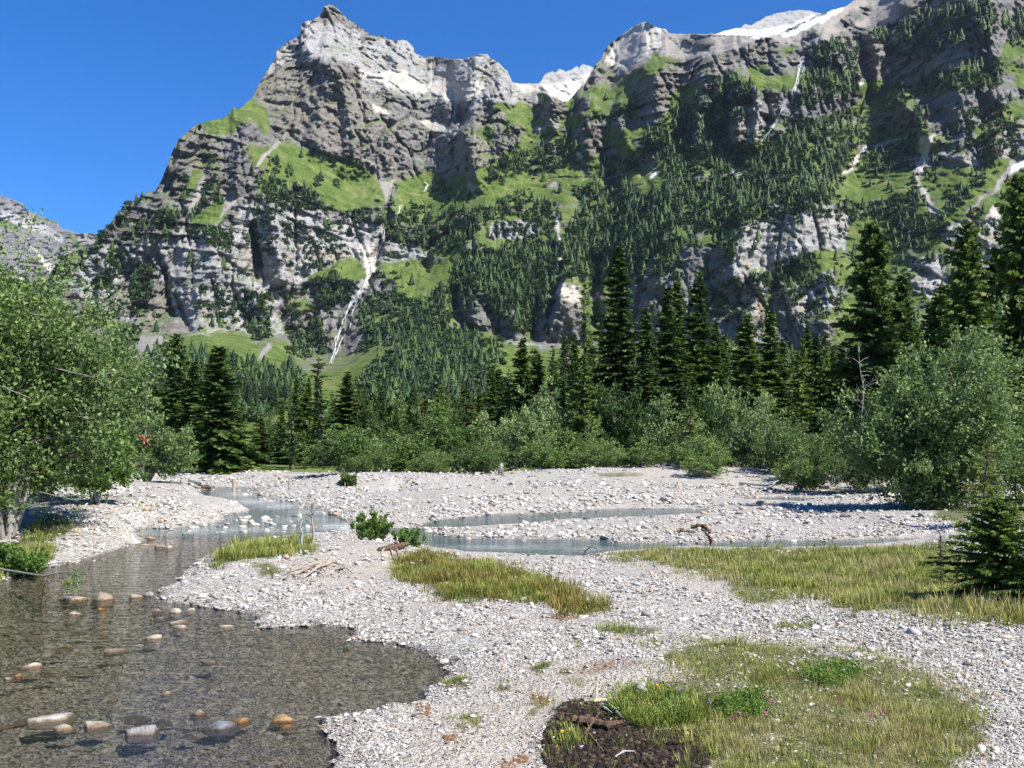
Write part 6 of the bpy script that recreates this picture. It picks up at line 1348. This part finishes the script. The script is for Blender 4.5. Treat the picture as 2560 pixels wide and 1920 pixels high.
# ------------------------------------------------------------------ driftwood, posts, stump
def log_mesh(name, pts, rad, mat, seed, n=8, jag=.25):
    g = np.random.default_rng(seed); pts = np.array(pts, float); s = np.linspace(0, len(pts) - 1, len(pts) * 4); P = np.stack([np.interp(s, range(len(pts)), pts[:, k]) for k in range(3)], -1)
    r = np.interp(s, range(len(pts)), rad) * g.uniform(1 - jag, 1 + jag, len(s)); V, Q = tube(P, r, n); V = V + g.normal(0, .10, V.shape) * np.repeat(r, n)[:, None] * [1, 1, 1]
    A = Acc(); A.add(V, Q); k = len(s)
    for e0 in (0, (k - 1) * n):
        c = V[e0:e0 + n].mean(0) + (P[0] - P[1] if e0 == 0 else P[-1] - P[-2]) * .3; nV = np.concatenate([V[e0:e0 + n], c[None]]); A.add(nV, [[i, (i + 1) % n, n, n] for i in range(n)])
    return A
def stick(name, lab, cat, ends, rad, mat, seed, sag=0.0, group=None, n=7):
    P = [gp(*e_[:2]) + Vector((0, 0, e_[2])) for e_ in ends]; o0 = P[0]; A = log_mesh(name, [p - o0 for p in P], rad, mat, seed, n)
    V, Q, T_ = A.arrays(); bad = Q[:, 2] == Q[:, 3]
    me = bpy.data.meshes.new(name); me.from_pydata(V.tolist(), [], [list(dict.fromkeys(q.tolist())) for q in Q]); me.materials.append(mat); me.update()
    o = ob(name, me, loc=o0); tag(o, lab, cat, group); return o
stick("driftwood_log", "broken reddish brown log with pale torn end lying on the dark soil", "driftwood", [(1428,1810,.035),(1470,1818,.045),(1520,1826,.04),(1556,1822,.05)], [.030,.034,.028,.018], M_DARKWOOD, 1)
stick("wood_splinter", "white splintered wood sliver leaning on the dark soil", "driftwood", [(1516,1768,.05),(1540,1790,.05),(1562,1806,.01)], [.006,.012,.006], M_GREYWOOD, 2)
stick("wood_splinter", "short grey splinter beside the white sliver on the dark soil", "driftwood", [(1508,1776,.03),(1530,1790,.025)], [.012,.008], M_GREYWOOD, 3)
stick("branch", "dark forked twig propped against the broken log", "branch", [(1462,1838,.01),(1485,1820,.06),(1500,1800,.06)], [.010,.008,.005], M_DARKWOOD, 4)
stick("branch", "brown stick lying below the broken log on the dark soil", "branch", [(1474,1842,.015),(1490,1862,.02),(1508,1882,.01)], [.008,.009,.006], M_DARKWOOD, 5)
stick("branch", "grey curved twig at the bottom of the dark soil patch", "branch", [(1538,1896,.012),(1560,1885,.02),(1586,1882,.012)], [.007,.008,.004], M_GREYWOOD, 6)
stick("branch", "thin reddish twig at the upper left of the dark soil", "branch", [(1392,1785,.01),(1428,1790,.015)], [.005,.006], M_DARKWOOD, 7)
stick("wooden_stake", "thin yellow wooden stake standing upright at the edge of the dark soil", "stake", [(1490,1745,-.05),(1491,1745,.10),(1495,1745,.19)], [.010,.010,.008], plaincol("fresh_wood", (.52,.42,.24), (.62,.54,.36)), 8)
stick("branch", "short dark twig beside the yellow stake", "branch", [(1478,1742,0),(1486,1738,.05)], [.006,.003], M_DARKWOOD, 9)
stick("tree_stump", "small pale splintered stump among the pink clover", "stump", [(1600,1745,-.03),(1604,1744,.07),(1608,1743,.125)], [.060,.050,.018], M_GREYWOOD, 10, n=9)
stick("wood_shavings", "yellowish bark strip lying in front of the yellow stake", "bark", [(1485,1757,.012),(1510,1756,.018),(1535,1755,.012)], [.012,.016,.010], plaincol("yellow_bark", (.50,.42,.20), (.6,.52,.30)), 11)
for k, (a, b_, c) in enumerate([((720,1432),(790,1420),(840,1406)), ((735,1440),(770,1432),(800,1438)), ((760,1446),(800,1425),(825,1395)), ((780,1428),(830,1416),(860,1420))]):
    stick("driftwood_branch", ["long brown driftwood branch across the front of the spit heap", "short bent driftwood piece low in the spit heap", "driftwood branch rising to the right in the spit heap", "thin driftwood branch on top of the spit heap"][k], "driftwood", [(*a, .02), (*b_, .08), (*c, .05)], [.02, .028, .012], M_DEADWOOD, 20 + k, group="driftwood heap on the spit")
gT = np.random.default_rng(44)
for k in range(12):
    x0 = gT.uniform(715, 850); y0 = gT.uniform(1418, 1450); dx = gT.uniform(-45, 45); dy = gT.uniform(-14, 8)
    stick("driftwood_twig", "thin brown twig in the tangled driftwood heap on the spit", "driftwood", [(x0, y0, .02), (x0 + dx * .5, y0 + dy * .5, gT.uniform(.05, .12)), (x0 + dx, y0 + dy, .02)], [.010, .009, .004], [M_DARKWOOD, M_DEADWOOD][k % 2], 200 + k, group="twigs of the driftwood heap on the spit", n=5)
stick("driftwood_root", "gnarled root stock with torn end on the right side of the spit", "driftwood", [(948,1378,.03),(985,1376,.05),(1018,1372,.09)], [.05,.07,.045], M_DARKWOOD, 30, n=9)
for k, (a, b_) in enumerate([((975,1372),(985,1402)), ((990,1372),(998,1398)), ((960,1378),(945,1398))]): stick("driftwood_root", ["middle root prong hanging from the gnarled root stock", "right root prong hanging from the gnarled root stock", "left root prong hanging from the gnarled root stock"][k], "driftwood", [(*a, .05), (*b_, .01)], [.018, .008], M_DEADWOOD, 31 + k, group="roots on the spit")
stick("tree_stump", "leaning dark dead stump at the river edge of the right meadow", "stump", [(1780,1362,-.05),(1775,1361,.20),(1762,1360,.34)], [.035,.04,.025], M_DARKWOOD, 40, n=8)
stick("branch", "dark bent branch arching over the river beside the small pale stone", "branch", [(1462,1390,.10),(1475,1388,.17),(1490,1388,.15),(1498,1392,.03)], [.012,.012,.010,.008], M_DARKWOOD, 41)
stick("driftwood_log", "brown driftwood log stranded on the gravel bar", "driftwood", [(1665,1334,.06),(1700,1332,.08),(1740,1335,.05)], [.05,.06,.03], M_DEADWOOD, 42)
stick("driftwood_log", "dark driftwood log beside the brown one on the gravel bar", "driftwood", [(1728,1322,.06),(1760,1324,.10),(1775,1335,.04)], [.06,.07,.03], M_DARKWOOD, 43)
stick("driftwood_log", "long thin pale log in the side channel of the far gravel", "driftwood", [(1290,1292,.03),(1330,1290,.05),(1368,1286,.04)], [.035,.04,.02], M_DEADWOOD, 44)
stick("driftwood_log", "fallen grey branch on the gravel under the right willows", "driftwood", [(1850,1212,.1),(1920,1202,.2),(1990,1192,.3)], [.05,.05,.02], M_GREYWOOD, 45)
stick("driftwood_branch", "dark waterlogged branch lying in the middle of the stream", "driftwood", [(150,1692,.02),(190,1696,.03),(222,1700,.04)], [.008,.012,.028], M_DARKWOOD, 46)
stick("driftwood_branch", "dark stick lying in the water at the lower left corner", "driftwood", [(-30,1838,.02),(40,1822,.03),(88,1812,.03)], [.018,.02,.012], M_DARKWOOD, 47)
stick("driftwood_branch", "grey branch along the waterline of the left bank", "driftwood", [(55,1446,.10),(110,1424,.14),(190,1408,.10)], [.02,.022,.012], M_GREYWOOD, 48)
stick("driftwood_branch", "pale stick laid across the riffle below the big white boulder", "driftwood", [(355,1368,.06),(410,1370,.09),(470,1366,.05)], [.015,.018,.01], M_DEADWOOD, 49)
def post(lab, px, pyb, pyt, wpx, mat, Y=None):
    b = gp(px, pyb) if Y is None else gy(px, Y); h = (pyb - pyt) / F * b.y; r = wpx / F * b.y / 2
    A = Acc(); V, Q = tube(np.array([[0, 0, -.3], [.01, 0, h * .5], [.0, 0, h * .985], [.0, 0, h]]), np.array([r, r * .95, r * .92, r * .80]), 9); A.add(V, Q); k = 3 * 9
    me = bpy.data.meshes.new("wooden_post"); me.from_pydata(V.tolist(), [], Q.tolist() + [list(range(k, k + 9))]); me.materials.append(mat); me.update(); o = ob("wooden_post", me, loc=b); tag(o, lab, "post", "posts along the upper river")
post("thickest wooden post standing in the river's upper end", 584, 1237, 1196, 9, M_DEADWOOD)
post("short wooden post beside the dark logs on the left bank", 472, 1218, 1202, 6, M_DEADWOOD)
post("reddish wooden post on the right bank of the upper river", 723, 1222, 1197, 5, M_DEADWOOD)
post("thin leaning post on the gravel, left of the two near the dark bush", 823, 1206, 1190, 2.6, M_DEADWOOD)
post("thin post on the gravel right next to the small dark bush", 862, 1206, 1187, 2.6, M_DEADWOOD)
post("thin grey post at the crest of the left gravel bank", 427, 1208, 1190, 2.4, M_GREYWOOD)
post("thin low stake at the left water edge of the upper river", 532, 1232, 1218, 2.2, M_GREYWOOD)
post("small stake stuck in the front slope of the spit", 679, 1448, 1428, 4, M_DARKWOOD)
stick("driftwood_log", "grey weathered log end beside the short post on the left bank", "driftwood", [(478,1222,.25),(498,1222,.32),(508,1224,.25)], [.12,.14,.11], M_GREYWOOD, 60, n=9)
stick("driftwood_log", "second dark log end right of the first on the left bank", "driftwood", [(506,1226,.20),(516,1226,.24),(524,1227,.2)], [.10,.11,.09], M_DARKWOOD, 61, n=9)
# upright pale stump with dark roots on the crest of the far bank
def stump_on_bank():
    b = gy(1251, 55, .0); e_ = empty("tree_stump", b); tag(e_, "upright pale broken stump with dark roots on the crest of the far bank", "stump")
    A = log_mesh("trunk", [(0, 0, .18), (-.03, 0, .34), (.05, 0, .5), (.09, 0, .68)], [.13, .19, .15, .12], M_GREYWOOD, 70, 8); V, Q, T_ = A.arrays()
    me = bpy.data.meshes.new("trunk"); me.from_pydata(V.tolist(), [], [list(dict.fromkeys(q.tolist())) for q in Q]); me.materials.append(M_GREYWOOD); me.update(); ob("trunk", me, e_)
    B = Acc()
    for k in range(5): a = k * 1.26; B.add(*tube(np.array([[.04 * math.cos(a), .04 * math.sin(a), .30], [.10 * math.cos(a), .10 * math.sin(a), .12], [.22 * math.cos(a), .22 * math.sin(a), -.05]]), np.array([.06, .05, .03]), 5))
    ob("roots", B.mesh("roots", [M_DARKWOOD]), e_)
stump_on_bank()
o = ob("boulder", ROCKM[3]); o.location = gy(1281, 55, .05); o.scale = (.13, .11, .13); o.data = o.data.copy(); o.data.materials.clear(); o.data.materials.append(B_OCHRE); tag(o, "orange boulder on the crest right of the upright pale stump", "stone")
# overhanging twig with leaves over the water at the left
def twig():
    b = gy(20, 15.2, .25); e_ = empty("overhanging_branch", b); tag(e_, "pale bare branch with a hanging leafy end over the water at the left", "branch"); tgt = at(196, 1432, 13.6) - b; mid = at(110, 1440, 14.2) - b; tip = at(150, 1480, 13.6) - b
    S = Acc(); S.add(*tube(np.array([[-.6, .3, .1], mid, at(160, 1430, 13.8) - b, tgt]), np.array([.022, .015, .010, .005]), 5)); S.add(*tube(np.array([tgt, at(172, 1470, 13.5) - b]), np.array([.005, .002]), 3)); S.add(*tube(np.array([mid, tip]), np.array([.006, .002]), 3))
    g = np.random.default_rng(9); A = Acc(); n = 150; t = g.random(n)[:, None]; B = np.array(tgt)[None] * (1 - t) + np.array(at(172, 1470, 13.5) - b)[None] * t + g.normal(0, .06, (n, 3)); A.leaves(B, g.normal(0, .6, (n, 3)) + np.array([0, 0, -.5]), g.uniform(.04, .075, n), g.uniform(.009, .014, n), g, np.clip(g.normal(.5, .2, n), 0, 1))
    ob("stem", S.mesh("stem", [M_PALEBARK]), e_); ob("leaves", A.mesh("leaves", [M_FRESH]), e_)
twig()
# chalet with a red roof behind the grey willow
def chalet():
    Y = 66; b = gy(352, Y); e_ = empty("chalet", b, .25); tag(e_, "wooden chalet with red roof half hidden behind the grey willow", "house"); z0 = CAMZ + (HY - 1112) / F * Y - b.z; zr = CAMZ + (HY - 1090) / F * Y - b.z; W, L = 1.5, 1.2
    def box(name, x0, x1, y0, y1, za, zb, mat, par):
        v = [(x, y, z) for z in (za, zb) for x, y in ((x0, y0), (x1, y0), (x1, y1), (x0, y1))]; me = bpy.data.meshes.new(name); me.from_pydata(v, [], [(3, 2, 1, 0), (4, 5, 6, 7), (0, 1, 5, 4), (1, 2, 6, 5), (2, 3, 7, 6), (3, 0, 4, 7)]); me.materials.append(mat); me.update(); return ob(name, me, par)
    mw = plaincol("chalet_wood", (.14, .085, .05), (.22, .14, .085), .8); mr = plaincol("red_roof_sheet", (.42, .10, .055), (.52, .15, .085), .55); mg = plaincol("window_glass", (.03, .035, .04), None, .1); mf = plaincol("window_frame_paint", (.6, .58, .52))
    box("wall", -W, W, -L, L, -.4, z0, mw, e_)
    A = Acc(); th = .12; ov = .45
    for s in (-1, 1):
        q = [(-W - ov, s * (L + ov), z0 - .12), (W + ov, s * (L + ov), z0 - .12), (W + ov, 0, zr), (-W - ov, 0, zr)]; V = [(*p,) for p in q] + [(p[0], p[1], p[2] + th) for p in q]
        A.add(V, [[0, 1, 2, 3], [4, 5, 6, 7], [0, 1, 5, 4], [1, 2, 6, 5], [2, 3, 7, 6], [3, 0, 4, 7]])
    ob("roof", A.mesh("roof", [mr]), e_)
    for x in (-1.2, .2, 1.3):
        f = box("window", x - .3, x + .3, -L - .03, -L, z0 * .35, z0 * .35 + .7, mf, e_); box("pane", x - .24, x + .24, -L - .045, -L - .028, z0 * .35 + .06, z0 * .35 + .64, mg, f)
chalet()

# ------------------------------------------------------------------ the air of the valley
def haze_box():
    x0, x1, y0, y1, z0, z1 = -4900, 4900, -60, 7600, -16.0, 2150.0
    v = [(x, y, z) for z in (z0, z1) for x, y in ((x0, y0), (x1, y0), (x1, y1), (x0, y1))]
    me = bpy.data.meshes.new("haze"); me.from_pydata(v, [], [(3, 2, 1, 0), (4, 5, 6, 7), (0, 1, 5, 4), (1, 2, 6, 5), (2, 3, 7, 6), (3, 0, 4, 7)]); me.update()
    m = bpy.data.materials.new("valley_air"); m.use_nodes = True; n = m.node_tree.nodes; n.clear(); out = n.new("ShaderNodeOutputMaterial"); v_ = n.new("ShaderNodeVolumePrincipled")
    v_.inputs['Color'].default_value = (0.62, 0.78, 1.0, 1); v_.inputs['Density'].default_value = HAZE_DENSITY; v_.inputs['Anisotropy'].default_value = 0.2
    m.node_tree.links.new(v_.outputs[0], out.inputs['Volume']); me.materials.append(m); ob("haze", me, kind='stuff')
haze_box()
